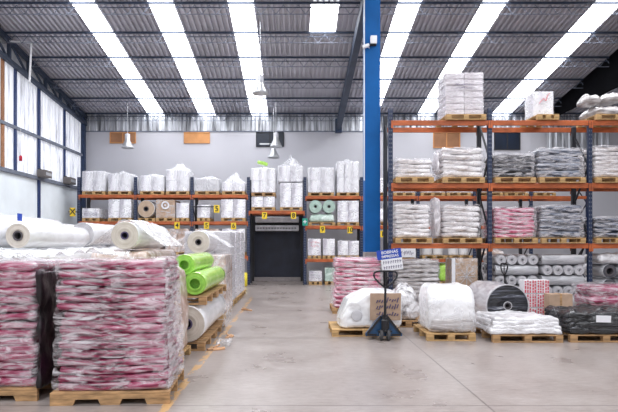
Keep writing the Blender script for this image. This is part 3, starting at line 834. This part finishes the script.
lump_load(PX(438, rd), rd - .02, R2 + PH + .02, .14, .6, .90, 'milky_film', 'upright white film bale between two white sack stacks', 'plastic film', None, 33, amp=.03, r=.06, name='film_bale', taper=.1)
rk('sack', 493, 538, 208, R2, 'pink and white sack stack on the middle rack shelf', mat='pink_sack_far', layers=7, jit=.03, group=g)
rk('sack', 542, 586, 206, R2, 'steel-grey wrapped bundle on the middle shelf beside pink stack', mat='steel_goods', layers=5, jit=.05, group=g, cat='wrapped bundle', name='wrapped_bundle', part='bundle_layer')
rk('sack', 594, 640, 218, R2, 'low grey wrapped bundle on middle shelf past the third post', mat='steel_goods', layers=4, jit=.04, group=g, cat='wrapped bundle', name='wrapped_bundle', part='bundle_layer')
# floor level of the navy rack
rk('sack', 395, 441, 261, 0, 'grey-beige sack stack standing behind the pallet jack', mat='grey_sack', layers=11, jit=.03)
o = rk('box', 455, 478, 259, 0, 'grey-brown wooden crate with crossed lines under first rack bay', cols=1, rows=1, mat='kraft', wrap='thin_film', name='brown_crate', cat='crate', part='crate_body', depth=.8)
b = MB()
for a in range(8):
    t = a * math.pi / 4; b.bar((0, -.415, .72), (.20 * math.cos(t), -.415, .72 + .24 * math.sin(t)), .010)
b.build('crossed_strap', 'carton_grey', o)
b = MB(); b.box(-.35, -.27, -.42, -.40, 0, 1.15); b.build('corner_board', 'paper_white', o)

# silver rolls on two floor pallets
def rollpal(xc, rows, who, mats, z0=PH + .012, r=.119, nacross=4, gap=.252, core=.035):
    pallet(xc, rd + .02, 0, 1.04, 1.0, 'wooden pallet beneath the ' + who)
    names = ('bottom', 'second', 'third', 'fourth', 'top')
    across = ('first', 'second', 'third', 'fourth')
    for k, kind in enumerate(rows):
        zc = z0 + r + .004 + k * (2 * r + .009)
        for i in range(nacross):
            if kind == 'end':
                roll(xc - gap * (nacross - 1) / 2 + i * gap, rd + .04, zc, r, .95, core, mats, '%s, end showing, %s row, %s from the column' % (who, names[k], across[i]), who, seed=k * 5 + i, n=24, sag=.003, cored='carton_grey')
            else:
                roll(xc - .50, rd + .04 + r + i * gap, zc, r, 1.0, core, mats, '%s lying sideways, %s row, %s from the front' % (who, names[k], across[i]), who, axis='x', seed=k * 5 + i, n=24, sag=.003)
rollpal(PX(518, rd), ['end', 'side', 'end', 'side', 'end'], 'silver roll behind striped cartons', ('roll_silver', 'end_grey'))
rollpal(PX(564.5, rd), ['side', 'end', 'side', 'end', 'side'], 'silver roll under grey bundle', ('roll_silver', 'end_grey'))
pallet(PX(622, rd), rd + .02, 0, 1.2, 1.0, 'wooden pallet under the dark-cored rolls past third post')
for k, (zc, lab) in enumerate(((.30, 'bottom'), (.64, 'middle'), (.98, 'top'))):
    for i in range(2):
        roll(PX(611, rd) + i * .38, rd + (.05 if k else .1), zc, .165, .95, .115, ('roll_silver', 'end_black'), '%s dark-cored roll past third post, %s one' % (lab, ('inner', 'outer')[i]), 'dark cored rolls', seed=70 + k * 3 + i, cored='core_card', n=28)
lump_load(PX(621, rd), rd + .03, 1.16, 1.0, .9, .24, 'foil_goods', 'grey film bundle on top of the dark-cored rolls', seed=19, amp=.02)

# ---- floor goods in front of the navy rack
# pink stack by the column
d = 12.62
pallet(PX(359, d), d, 0, 1.24, 1.0, 'wooden pallet beneath the pink stack at the blue column', mat='old_wood')
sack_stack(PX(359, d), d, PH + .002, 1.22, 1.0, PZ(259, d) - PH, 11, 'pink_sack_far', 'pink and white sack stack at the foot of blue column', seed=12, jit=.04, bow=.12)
# white wrapped roll with cardboard sign
d = 9.5
pallet(1.25, d, 0, 1.2, 1.0, 'wooden pallet under the film-draped roll behind the pallet jack', 'block', mat='pallet_wood')
def tent(P, N):
    x = P[:, 0]; z = P[:, 2]
    t = np.clip(z / .62, 0, 1)
    lim = np.interp(x, [-.56, -.40, -.1, .2, .56], [.18, .50, .64, .66, .62])
    P[:, 2] = z / .66 * lim
    return P
root = empty('draped_roll', (PX(371.5, d), d + .5, PH + .002), 'white film-draped roll with cardboard notice behind the pallet jack', 'wrapped roll')
P, Fc = sbox(1.08, .92, .66, (34, 24, 20), .12, .03, (4, 4, 5), 91, tent); mesh('film_drape', P, Fc, 'white_film_goods', root, smooth=True)
b = MB(); b.lathe([(.0, -.0), (.05, .0), (.09, .004), (.10, .012), (.0, .012)], 20, 'y'); b.build('roll_core', 'carton_grey', root, (-.26, -.50, .24))
o = MB().box(-.27, .27, -.006, .006, -.24, .24).build('cardboard_notice', 'kraft', root, (.24, -.53, .40), (.06, 0, 0))
b = MB(); rs = random.Random(15)
for zz in (.12, .0, -.13):
    xx = -.16
    while xx < .2: b.bar((xx, -.012, zz - .05 * rs.random()), (xx + .025, -.012, zz + .05 * rs.random()), .016); xx += .045
b.build('handwriting', 'print_ink', o)
# clear bag of offcuts
d = 10.55
pallet(PX(409, d), d, 0, .8, .9, 'dark wooden pallet beneath the clear bag of grey film', mat='old_wood')
lump_load(PX(408.5, d), d, PH, .62, .8, .68, 'clear_bag', 'crumpled clear bag of grey film between draped roll and white roll', 'bag', None, 21, amp=.06, r=.2, taper=.35, name='clear_bag', res=30)
# big white roll on pallet
d = 9.07; xc = PX(451.5, d); s_ = F / d
pallet(xc, d, 0, .82, 1.05, 'pale wooden pallet beneath the big white wrapped roll')
root = empty('wrapped_reel', (xc + .03, d + .47, PH + .002), 'big white film-wrapped roll on pale pallet, near pallet jack', 'wrapped roll')
def reel(P, N):
    z = P[:, 2]; t = np.clip(z / .80, 0, 1)
    half = np.where(t < .35, .30 + .14 * np.sqrt(np.clip(t / .35, 0, 1)), .44 - .14 * np.clip((t - .45) / .55, 0, 1) ** 2.2)
    P[:, 1] *= half / .44
    P[:, 0] *= 1 - .13 * np.clip((t - .72) / .28, 0, 1) ** 2
    return P
P, Fc = sbox(.78, .84, .80, (34, 30, 34), .08, .012, (3, 3, 5), 23, reel); mesh('film_drape', P, Fc, 'white_film_goods', root, smooth=True)
P, Fc = sbox(.74, .80, .26, (20, 16, 10), .1, .01, (3, 3, 5), 29); mesh('roll_underside', P, Fc, 'grey_sack', root, (0, -.045, .0), smooth=True)
P, Fc = sbox(.79, .88, .60, (20, 20, 16), .05, .02, (4, 4, 4), 37, None, False); mesh('plastic_wrap', P, Fc, 'thin_film', root, smooth=True)
# dark-ended reel
d = 10.6; r = .415; x = PX(507.5, d)
rl = roll(x, d, r + .004, r, 1.35, .06, ('roll_darkfilm', 'charcoal_goods'), 'large dark-ended reel in grey film lying on the floor', None, seed=31, sag=.02, n=56, cored='core_card', name='dark_reel', cat='reel')
b = MB(); b.lathe([(r * .97, -.012), (r * 1.01, -.012), (r * 1.01, .03), (r * .97, .01), (r * .97, -.012)], 48, 'y'); b.lathe([(.07, -.02), (.085, -.02), (.085, -.005)], 24, 'y')
b.build('rim', 'carton_grey', rl)
# foil sheets pallet
d = 8.93
pallet(3.86, d, 0, 1.16, 1.05, 'wooden pallet beneath the crinkled silver-white sheet stack', mat='old_wood')
def wavy(P, N):
    t = np.clip(P[:, 2] / .3, 0, 1)
    P[:, 2] += t * (.035 * np.sin(P[:, 0] * 9 + P[:, 1] * 2) + .03 * np.sin(P[:, 0] * 4.1 + 1)) 
    P[:, 0] *= 1.05 - .09 * t
    return P
root = empty('sheet_stack', (3.85, d + .525, PH + .002), 'crinkled silver-white film sheets piled on low pallet', 'sheet stack')
for i in range(4):
    P, Fc = sbox(1.14 - i * .03, 1.04 - i * .03, .10, (48, 28, 5), .03, .022, (6, 6, 9), 140 + i, wavy)
    mesh('film_sheet', P, Fc, 'foil_goods', root, ((i % 2) * .02 - .01, 0, i * .056), smooth=True)
# black pallet
pallet(5.17, 8.95, 0, 1.2, 1.05, 'wooden pallet beneath the black film bundle', mat='old_wood')
root = empty('film_bundle', (5.19, 9.47, PH + .002), 'black film bundle with white paper label on low pallet', 'film bundle')
for i in range(4):
    P, Fc = sbox(1.26 - i * .03, 1.06 - i * .04, .125, (48, 28, 6), .055, .04, (6, 6, 10), 160 + i, wavy)
    mesh('film_layer', P, Fc, 'black_goods', root, (0, 0, i * .078), smooth=True)
MB().box(-.12, .12, -.004, .004, -.055, .055).build('paper_label', 'paper_white', root, (-.12, -.60, .27), (0, .03, 0))
# small goods
d = 11.2; xc = PX(539.5, d)
root = empty('striped_carton_stack', (xc, d + .25, 0), 'white cartons with red vertical print behind the dark-ended reel', 'carton stack')
for i in range(2):
    for k in range(3):
        c_ = MB().box(-.132, .132, -.12, .12, .002, .288, .008).build('carton', 'carton_white', root, (-.135 + i * .27, 0, k * .292))
        b = MB(); rs = random.Random(i * 5 + k)
        for cx in (-.1, -.05, .0, .06, .105):
            zz = .02
            while zz < .26:
                L = .03 + .04 * rs.random(); b.box(cx - .016, cx + .016, -.123, -.1205, zz, min(.28, zz + L)); zz += L + .015
        b.build('red_print', 'red_ink', c_)
d = 10.7
for k, (z0, z1) in enumerate(((.0, .37), (.374, .63))):
    o = MB().box(-.235, .235, -.12, .12, 0, z1 - z0, .006).build('cardboard_box', 'kraft', None, (PX(563, d), d + .2, z0))
    tag(o, ('brown cardboard box at the bottom, behind black film bundle' , 'brown taped cardboard box on top, behind black film bundle')[k], 'box', 'brown cardboard boxes')
    MB().box(-.02, .02, -.124, .124, .01, z1 - z0 + .003).build('tape', 'old_wood', o)
d = 11.1
pallet(PX(615, d), d, 0, 1.1, .85, 'wooden pallet beneath the slumped pink sacks')
sack_stack(PX(615, d), d, PH + .006, 1.0, .8, .62, 3, 'pink_sack', 'slumped pink sacks near the third rack post', seed=41, jit=.1)

# ------------------------------------------------------------------ pallet jacks
def jack(x, y, rz, label):
    root = empty('pallet_jack', (x, y, 0), label, 'pallet jack', 'pallet jacks', rz)
    # steering end at origin, forks run to +y
    for sx in (-1, 1):
        b = MB(); b.box(-.045, .045, .12, 1.12, .045, .095, .01); b.box(-.035, .035, 1.12, 1.2, .04, .08, .01)
        b.build('fork', 'jack_blue', root, (sx * .16, 0, 0))
        c = MB(); c.lathe([(0, -.03), (.038, -.03), (.038, .03), (0, .03)], 16, 'x'); c.build('load_wheel', 'rubber', root, (sx * .16, 1.05, .04), smooth=False)
    # triangular body plate
    V = []
    pr = [(-.31, .06), (-.31, .10), (-.07, .40), (.07, .40), (.31, .10), (.31, .06)]
    V = [(a, .05, z) for a, z in pr] + [(a, .13, z) for a, z in pr]; k = 6
    mesh('body_plate', V, [tuple(range(6)), tuple(range(11, 5, -1))] + [(i, i + 6, (i + 1) % 6 + 6, (i + 1) % 6) for i in range(6)], 'jack_blue', root)
    b = MB(); b.box(-.29, -.13, .035, .05, .07, .10); b.box(.13, .29, .035, .05, .07, .10)
    b.bar((-.05, .04, .40), (-.28, .04, .11), .035); b.bar((.05, .04, .40), (.28, .04, .11), .035); b.build('body_edge', 'black_metal', root)
    for sx in (-1, 1):
        c = MB(); c.lathe([(0, -.027), (.06, -.027), (.09, -.022), (.09, .022), (.06, .027), (0, .027)], 28, 'x'); c.cur = 0
        w_ = c.build('steer_wheel', 'rubber', root, (sx * .06, -.03, .092), smooth=False)
        MB().lathe([(0, -.03), (.035, -.03), (.035, .03), (0, .03)], 16, 'x').build('hub', 'aluminium', w_)
    b = MB(); b.box(-.12, .12, -.05, -.01, .14, .17); b.lathe([(0, .16), (.06, .16), (.06, .34), (.045, .36), (.045, .44), (0, .44)], 20, c=(0, -.03, 0)); b.bar((.06, -.03, .2), (.06, -.03, .38), .03)
    b.build('hydraulic_pump', 'black_metal', root)
    b = MB(); b.bar((0, -.05, .34), (0, -.09, .92), .05, 8, .04); b.build('tiller', 'black_metal', root)
    pts = [(0, -.09, .90), (-.11, -.1, .98), (-.18, -.1, 1.06), (-.20, -.1, 1.12), (-.17, -.1, 1.165), (-.08, -.1, 1.18), (.08, -.1, 1.18), (.17, -.1, 1.165), (.20, -.1, 1.12), (.18, -.1, 1.06), (.11, -.1, .98), (0, -.09, .90)]
    b = MB().path(pts, .032, 8); b.build('handle_loop', 'black_metal', root)
    b = MB(); b.bar((0, -.1, .92), (0, -.1, 1.17), .022, 6); b.bar((0, -.10, 1.10), (.06, -.11, 1.06), .015, 6); b.build('release_lever', 'black_metal', root)
    return root
jack(1.52, 9.17, .0, 'dark blue and black pallet jack parked before the draped roll')
jack(PX(509.5, 12.3), 12.36, -math.pi / 2, 'black pallet jack whose handle rises behind the dark-ended reel')

# blue sign on the rack post
d = RD0 - .34
root = empty('warehouse_sign', (PX(390.5, d), d, PZ(260, d)), 'tilted blue and white board hung on the first navy rack post', 'sign', None)
root.rotation_euler = (0, -.13, 0)
MB().box(-.30, .27, -.006, .006, .03, .25).build('header_panel', 'sign_blue', root)
MB().box(-.22, .27, -.006, .006, -.24, .03).build('notice_panel', 'paper_white', root)
text('BOBINAS', .095, 'paper_white', root, (0, -.01, .185)); text('IMPRESSAS', .085, 'paper_white', root, (0, -.01, .09))
b = MB(); rs = random.Random(8)
for zz in (-.05, -.17):
    xx = -.17
    while xx < .22: b.bar((xx, -.009, zz - .03), (xx + .015 * rs.random(), -.009, zz + .04), .011); b.bar((xx, -.009, zz + .03 * rs.random()), (xx + .03, -.009, zz + .02), .010); xx += .055
b.build('handwriting', 'print_ink', root)
MB().box(-.02, .02, .006, .295, .1, .16).build('hanger', 'rack_dark', root)

# ------------------------------------------------------------------ the aisle's other side
# two big pink stacks in front
for (xc, y0, w, h, lab, sd, ll) in ((-1.915, 5.5, 1.18, 1.32, 'large pink sack stack in milky wrap beside the aisle', 1, 16), (-3.28, 5.62, 1.14, 1.30, 'large pink sack stack cut off by the picture edge', 2, 15)):
    pallet(xc, y0, 0, w + .02, 1.02, 'notched wooden pallet beneath the ' + lab.replace(' in milky wrap', ''), 'stringer', rz=.06 if sd == 1 else .02, mat='old_wood')
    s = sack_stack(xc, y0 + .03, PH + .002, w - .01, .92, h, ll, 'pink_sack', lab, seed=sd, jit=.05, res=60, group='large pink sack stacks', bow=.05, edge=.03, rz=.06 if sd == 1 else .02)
    def mil(P, N):
        P[:, 1] += (.5 - P[:, 2]) * 0
        P[:, 0] += .045 * (1 - P[:, 2] / 1.3) + .012 * fbm(P * np.array([2, 9, 3]), 3)
        return P
    P, Fc = sbox(.02, .90, h - .05, (2, 30, 40), .009, .009, (3, 8, 3), 88 + sd, mil)
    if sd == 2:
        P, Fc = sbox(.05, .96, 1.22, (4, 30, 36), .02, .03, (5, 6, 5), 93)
        mesh('gap_shade_sheet', P, Fc, 'gap_shade_plum', s, (w / 2 + .035, -.02, .0), smooth=True)  # near-black sheet added to paint the shade in the gap between stacks
    if sd == 1: mesh('side_film', P, Fc, 'wrap_film', s, (w / 2 - .04, 0, .0), smooth=True)
# rumpled piles behind them
def pile(xc, y0, w, d, h, mat, lab, **kw):
    pallet(xc, y0, 0, w, min(d, 1.2), 'wooden pallet under the ' + lab)
    if d > 1.6: pallet(xc, y0 + d - 1.2, 0, w, 1.2, 'rear wooden pallet under the ' + lab)
    kw.setdefault('amp', .03)
    return lump_load(xc, y0, PH + .002, w, d, h - PH, mat, lab, **kw)
pile(-2.1, 6.95, 1.1, 1.1, 1.36, 'tan_goods', 'beige film-wrapped pile behind the large pink stacks', seed=51, topamp=.03)
pile(-3.4, 6.95, 1.2, 1.3, 1.42, 'white_film_goods', 'white film-wrapped pile behind the large pink stacks', seed=52, topamp=.05)
pile(-4.95, 8.85, 1.35, 2.75, 1.53, 'white_film_goods', 'long white pile carrying the dark-cored white roll', seed=53, topamp=.02, amp=.02, taper=.0)
pile(-5.1, 11.85, 1.4, 2.5, 1.55, 'white_film_goods', 'long white pile near the panelled side wall', seed=54, topamp=.02, amp=.02, taper=0)
pile(-3.27, 9.95, 1.12, 2.6, 1.50, 'tan_goods', 'long beige pile carrying the grey-cored white roll', seed=55, topamp=.02, amp=.02, taper=0)
GR = 'white film rolls on the piles'
roll(-4.62, 9.0, 1.56 + .21, .21, 2.6, .085, ('roll_white', 'end_cream'), 'white film roll with wide dark core nearest the side wall', GR, seed=61, cored='core_card', n=48)
w1 = roll(-5.22, 8.9, 1.56 + .30, .30, 2.7, .08, ('roll_white', 'end_cream'), 'thick white film roll bearing a small blue label', GR, seed=62, n=48)
roll(-4.71, 11.95, 1.575 + .27, .265, 2.4, .07, ('roll_white', 'end_grey'), 'white film roll with greyish end behind the wide-cored roll', GR, seed=63, n=40)
roll(-5.42, 11.95, 1.58 + .26, .26, 2.4, .07, ('roll_white', 'end_grey'), 'white film roll whose top shows behind the blue-labelled roll', GR, seed=64, n=40)
roll(-3.17, 10.05, 1.53 + .26, .26, 2.5, .075, ('roll_white', 'end_cream'), 'white film roll with grey core draped in loose film', GR, seed=65, n=48, cored='print_ink')
MB().box(-.08, .08, -.004, .004, -.10, .10).build('blue_label', 'sign_blue', w1, (.225, .9, .225), (0, 0, math.pi / 2))
# film draped over the rolls and piles
def drape(name, x0, x1, y0, y1, hf, mat, label, seed=0, amp=.05, n=(46, 30), fr=5, th=.006):
    V = []; Fc = []; nx, ny = n
    gx, gy = np.meshgrid(np.linspace(x0, x1, nx + 1), np.linspace(y0, y1, ny + 1), indexing='ij')
    P = np.c_[gx.ravel(), gy.ravel(), np.zeros(gx.size)]
    nz_ = fbm(P * fr, seed, 4); Z = hf(P[:, 0], P[:, 1]) + np.abs(nz_) * amp
    P[:, 2] = Z
    for i in range(nx):
        for jj in range(ny):
            a = i * (ny + 1) + jj; Fc.append((a, a + ny + 1, a + ny + 2, a + 1))
    xc, yc = (x0 + x1) / 2, (y0 + y1) / 2
    P[:, 0] -= xc; P[:, 1] -= yc
    o = mesh(name, P, Fc, mat, None, (xc, yc, 0), smooth=True)
    tag(o, label, 'plastic film', 'loose plastic film'); return o
def over_roll(xr, zr, r, base, wide, slope=1.0):
    def f(x, y):
        dx = np.abs(x - xr); top = np.where(dx < r, np.sqrt(np.clip(r * r - dx * dx, 0, None)) + zr, 0)
        tang = zr + r - np.clip(dx - r * .2, 0, None) * slope
        return np.maximum(np.maximum(top, tang), base) + .012
    return f
drape('loose_film', -3.85, -2.45, 10.12, 11.85, over_roll(-3.17, 1.79, .28, 1.5, .4, .75), 'loose_film', 'loose clear film draped over the grey-cored white roll', 3, .03)
drape('loose_film', -4.05, -2.5, 6.95, 8.3, lambda x, y: 1.49 + .03 * np.sin(x * 5 + y * 3), 'loose_film', 'crumpled clear film lying on piles behind the pink stacks', 5, .07)
drape('loose_film', -4.9, -4.2, 8.0, 8.85, lambda x, y: 1.42 + 0 * x, 'loose_film', 'crumpled film before the wide-cored white roll', 7, .08)
# draped roll by the aisle
pallet(-2.06, 11.75, 0, 1.1, 1.2, 'wooden pallet beneath the carton stack with hump of film')
box_load(-2.06, 11.75, PH + .008, 1.1, 1.25, 1.25, 2, 3, 'tan_goods', 'film-wrapped carton stack behind the green rolls', seed=91)
roll(-2.12, 11.85, 1.42 + .25, .25, 1.2, .07, ('roll_white', 'end_cream'), 'white roll with dark core under a tent of clear film', GR, seed=66, n=40)
drape('loose_film', -2.78, -1.45, 11.95, 13.0, over_roll(-2.12, 1.66, .26, 1.42, .4, .62), 'loose_film', 'tent of clear film over roll behind the green rolls', 9, .02)
# wrapped loads lining the aisle
for i, (y0, w_, hh, mt, lab) in enumerate(((13.55, 1.2, 1.80, 'tan_goods', 'nearest tall film-wrapped carton load past the tent-covered roll'), (14.95, 1.2, 1.84, 'box_film', 'middle tall film-wrapped carton load lining the aisle'), (16.35, 1.2, 1.86, 'box_film', 'tall film-wrapped carton load last before the black door'))):
    pallet(-2.2, y0, 0, 1.2, 1.2, 'wooden pallet under the ' + lab, mat='pallet_wood')
    box_load(-2.2, y0, PH + .002, 1.14, 1.15, hh, 3, 6, 'box_film' if i else 'carton_grey', lab, seed=95 + i, wrap='wrap_film')
    for k, (zz, yy) in enumerate(((.55, .3), (.95, .8), (1.35, .4))):
        pass
# white rolls and lime rolls by the aisle
for k in range(2): pallet(-2.0, 8.25 + k * 1.25, 0, 1.24, 1.2, 'wooden pallet under floor-level white rolls, %s one' % ('aisle-front', 'rear')[k], mat='old_wood')
GW = 'white rolls near the floor'
roll(-1.64, 8.2, PH + .008 + .28, .275, 2.5, .085, ('roll_white', 'end_cream'), 'big white roll at floor level with grey core facing the aisle', GW, seed=71, n=56, cored='print_ink')
roll(-2.25, 8.22, PH + .008 + .28, .275, 2.5, .085, ('roll_white', 'end_cream'), 'big white roll at floor level hidden behind the pink stack', GW, seed=72, n=48)
pallet(-1.98, 8.25, .70, 1.25, 1.2, 'wooden pallet raised on white rolls under the lime rolls', mat='old_wood')
pallet(-1.98, 9.5, .70, 1.25, 1.2, 'rear raised wooden pallet under the lime rolls', mat='old_wood')
GG = 'lime green film rolls'
roll(-1.54, 8.3, .844 + .18, .175, 2.3, .11, ('roll_green', 'end_green'), 'lower lime green film roll nearest the aisle', GG, seed=81, n=48, cored='end_green')
roll(-1.99, 8.35, .844 + .18, .175, 2.3, .11, ('roll_green', 'end_green'), 'lower lime green film roll behind the pink stack', GG, seed=82, n=40, cored='end_green')
roll(-1.765, 8.6, .844 + .18 + .278, .165, 2.1, .10, ('roll_green', 'end_green'), 'upper lime green film roll resting on the other two', GG, seed=83, n=48, cored='end_green')
# film hanging off, scraps on the floor
P, Fc = sbox(.04, 1.1, .50, (3, 24, 16), .02, .03, (4, 5, 4), 301); o = mesh('hanging_film', P, Fc, 'thin_film', None, (-1.28, 10.1, .14), (0, .12, 0), True)
tag(o, 'milky film hanging beside the floor-level white roll', 'plastic film', 'loose plastic film')
P, Fc = sbox(.26, .42, .09, (16, 16, 8), .04, .05, (8, 8, 8), 303); o = mesh('film_scrap', P, Fc, 'thin_film', None, (-1.14, 8.75, .0), (0, 0, 0), True)
tag(o, 'crumpled film scrap on floor below the floor-level white roll', 'film scrap')
for i, (x, y, s, lab) in enumerate(((-1.22, 8.35, .14, 'orange-brown wood scrap lying on floor by the film scrap'), (-1.16, 9.45, .16, 'orange-brown wood scrap lying on the lane line'), (-1.18, 13.2, .16, 'splintered wood scrap at the foot of nearest wrapped load'))):
    b = MB(); b.box(-s, s, -.03, .03, 0, .03, .004); b.box(-s * .5, s * .8, -.07, -.035, 0, .025, .004); b.bar((-s * .3, .0, .035), (s * .6, .06, .06), .02)
    o = b.build('wood_scrap', 'debris', None, (x, y, .001), (0, 0, .5 + i)); tag(o, lab, 'wood scrap')

# ------------------------------------------------------------------ lamps, camera, boxes on the walls
def lamp(x, y, zb, label):
    root = empty('high_bay_lamp', (x, y, zb), label, 'lamp', 'high bay lamps')
    MB().lathe([(.10, .38), (.11, .30), (.16, .20), (.24, .04), (.245, 0), (.235, 0), (.15, .19), (.09, .30)], 28).build('lamp_shade', 'aluminium', root, smooth=True)
    MB().lathe([(0, .33), (.1, .33), (.1, .55), (.06, .58), (0, .58)], 20).build('ballast_housing', 'housing_grey', root)
    MB().lathe([(0, .10), (.05, .12), (.07, .2), (.04, .3), (0, .3)], 16).build('bulb', 'lamp_glass', root, smooth=True)
    MB().bar((0, 0, .57), (0, 0, roof_z(y) - zb - .02), .02, 6).build('suspension_rod', 'aluminium', root)
lamp(PX(260.5, 16.3), 16.2, PZ(95, 16.3), 'lone silver high bay lamp hanging against the bright roof strip')
lamp(PX(276, 21.9), 21.9, PZ(147, 21.9), 'upper of two small lamps before the dark window')
lamp(PX(273.5, 22.4), 22.5, PZ(157.5, 22.4), 'lower of two small lamps before the dark window')
lamp(PX(127.5, 22), 22.0, PZ(148, 22), 'small lamp hanging before the brown boarded window')
root = empty('security_camera', (PX(367, 13.7), 13.72, PZ(45.5, 13.7)), 'white security camera on the blue column', 'camera')
b = MB(); b.box(-.12, .06, -.05, .05, -.04, .04, .015); b.build('camera_body', 'plastic_white', root, rot=(0, -.3, 0))
MB().bar((.04, .02, .0), (.07, .09, -.03), .03, 8).build('mounting_arm', 'plastic_white', root)
MB().lathe([(0, 0), (.025, 0), (.03, .02)], 12, 'x').build('lens', 'glass_dark', root, (-.135, 0, -.035))
root = empty('junction_box', (PX(373.8, 13.7), 13.74, PZ(39.5, 13.7)), 'square white junction box on the blue column', 'junction box')
MB().box(-.08, .08, -.06, .06, -.10, .10, .01).build('housing', 'plastic_white', root)
MB().box(-.10, .07, -.03, .06, -.135, -.10).build('cable_gland', 'core_inner', root)
# floodlights on the sill of the side wall
for i, (yy, lab) in enumerate(((19.35, 'grey floodlight box on side-wall post beside larger panels'), (21.5, 'grey floodlight box on side-wall post nearest the back corner'))):
    root = empty('floodlight', (XL + .056, yy, 4.12), lab, 'floodlight', 'floodlights on the side wall')
    MB().box(.02, .32, -.28, .28, -.13, .13, .02).build('floodlight_body', 'floodlight_grey', root)
    MB().box(.321, .33, -.22, .22, -.06, .04).build('front_glass', 'aluminium', root)
    MB().box(-.005, .02, -.1, .1, -.2, .2).build('wall_bracket', 'black_metal', root)
root = empty('alarm_beacon', (XL + .04, PX(0, 1) * 0 + 17.95, 4.46), 'small red beacon on side wall panels', 'beacon')
MB().lathe([(0, -.08), (.05, -.08), (.05, .06), (.03, .1), (0, .1)], 16).build('beacon_body', 'red_plastic', root, (.04, 0, 0), smooth=True)
MB().bar((.04, 0, .08), (.04, 0, 1.0), .015, 6).build('cable', 'plastic_white', root)
# white vent pipe in the corner of the roof
root = empty('vent_pipe', (PX(29.5, 17), 17.0, PZ(82, 17)), 'thin white pipe running down from roof before the side wall truss', 'pipe')
p0 = root.location
b = MB().path([(0, 0, 0), (.06, 0, PZ(43, 17) - p0.z), (-.62, 0, PZ(41, 17) - p0.z)], .06, 8); b.build('pipe_run', 'plastic_white', root)

# ------------------------------------------------------------------ light and camera
w = bpy.data.worlds.new('sky'); SC.world = w; w.use_nodes = True
bg = w.node_tree.nodes['Background']; bg.inputs['Color'].default_value = (.93, .95, 1, 1); bg.inputs['Strength'].default_value = .7

cam = bpy.data.cameras.new('camera'); co = bpy.data.objects.new('camera', cam); COL.objects.link(co)
cam.sensor_width = 36; cam.lens = F / 618 * 36; co.location = (0, 0, 1.65); co.rotation_euler = (math.pi / 2, 0, 0)
cam.shift_x = 14 / 618; cam.shift_y = 37 / 618; cam.clip_end = 200
SC.camera = co
SC.view_settings.view_transform = 'Standard'; SC.view_settings.look = 'None'; SC.view_settings.gamma = 1
SC.view_settings.use_curve_mapping = False; SC.view_settings.exposure = -0.08
SC.cycles.transparent_max_bounces = 16; SC.cycles.max_bounces = 8
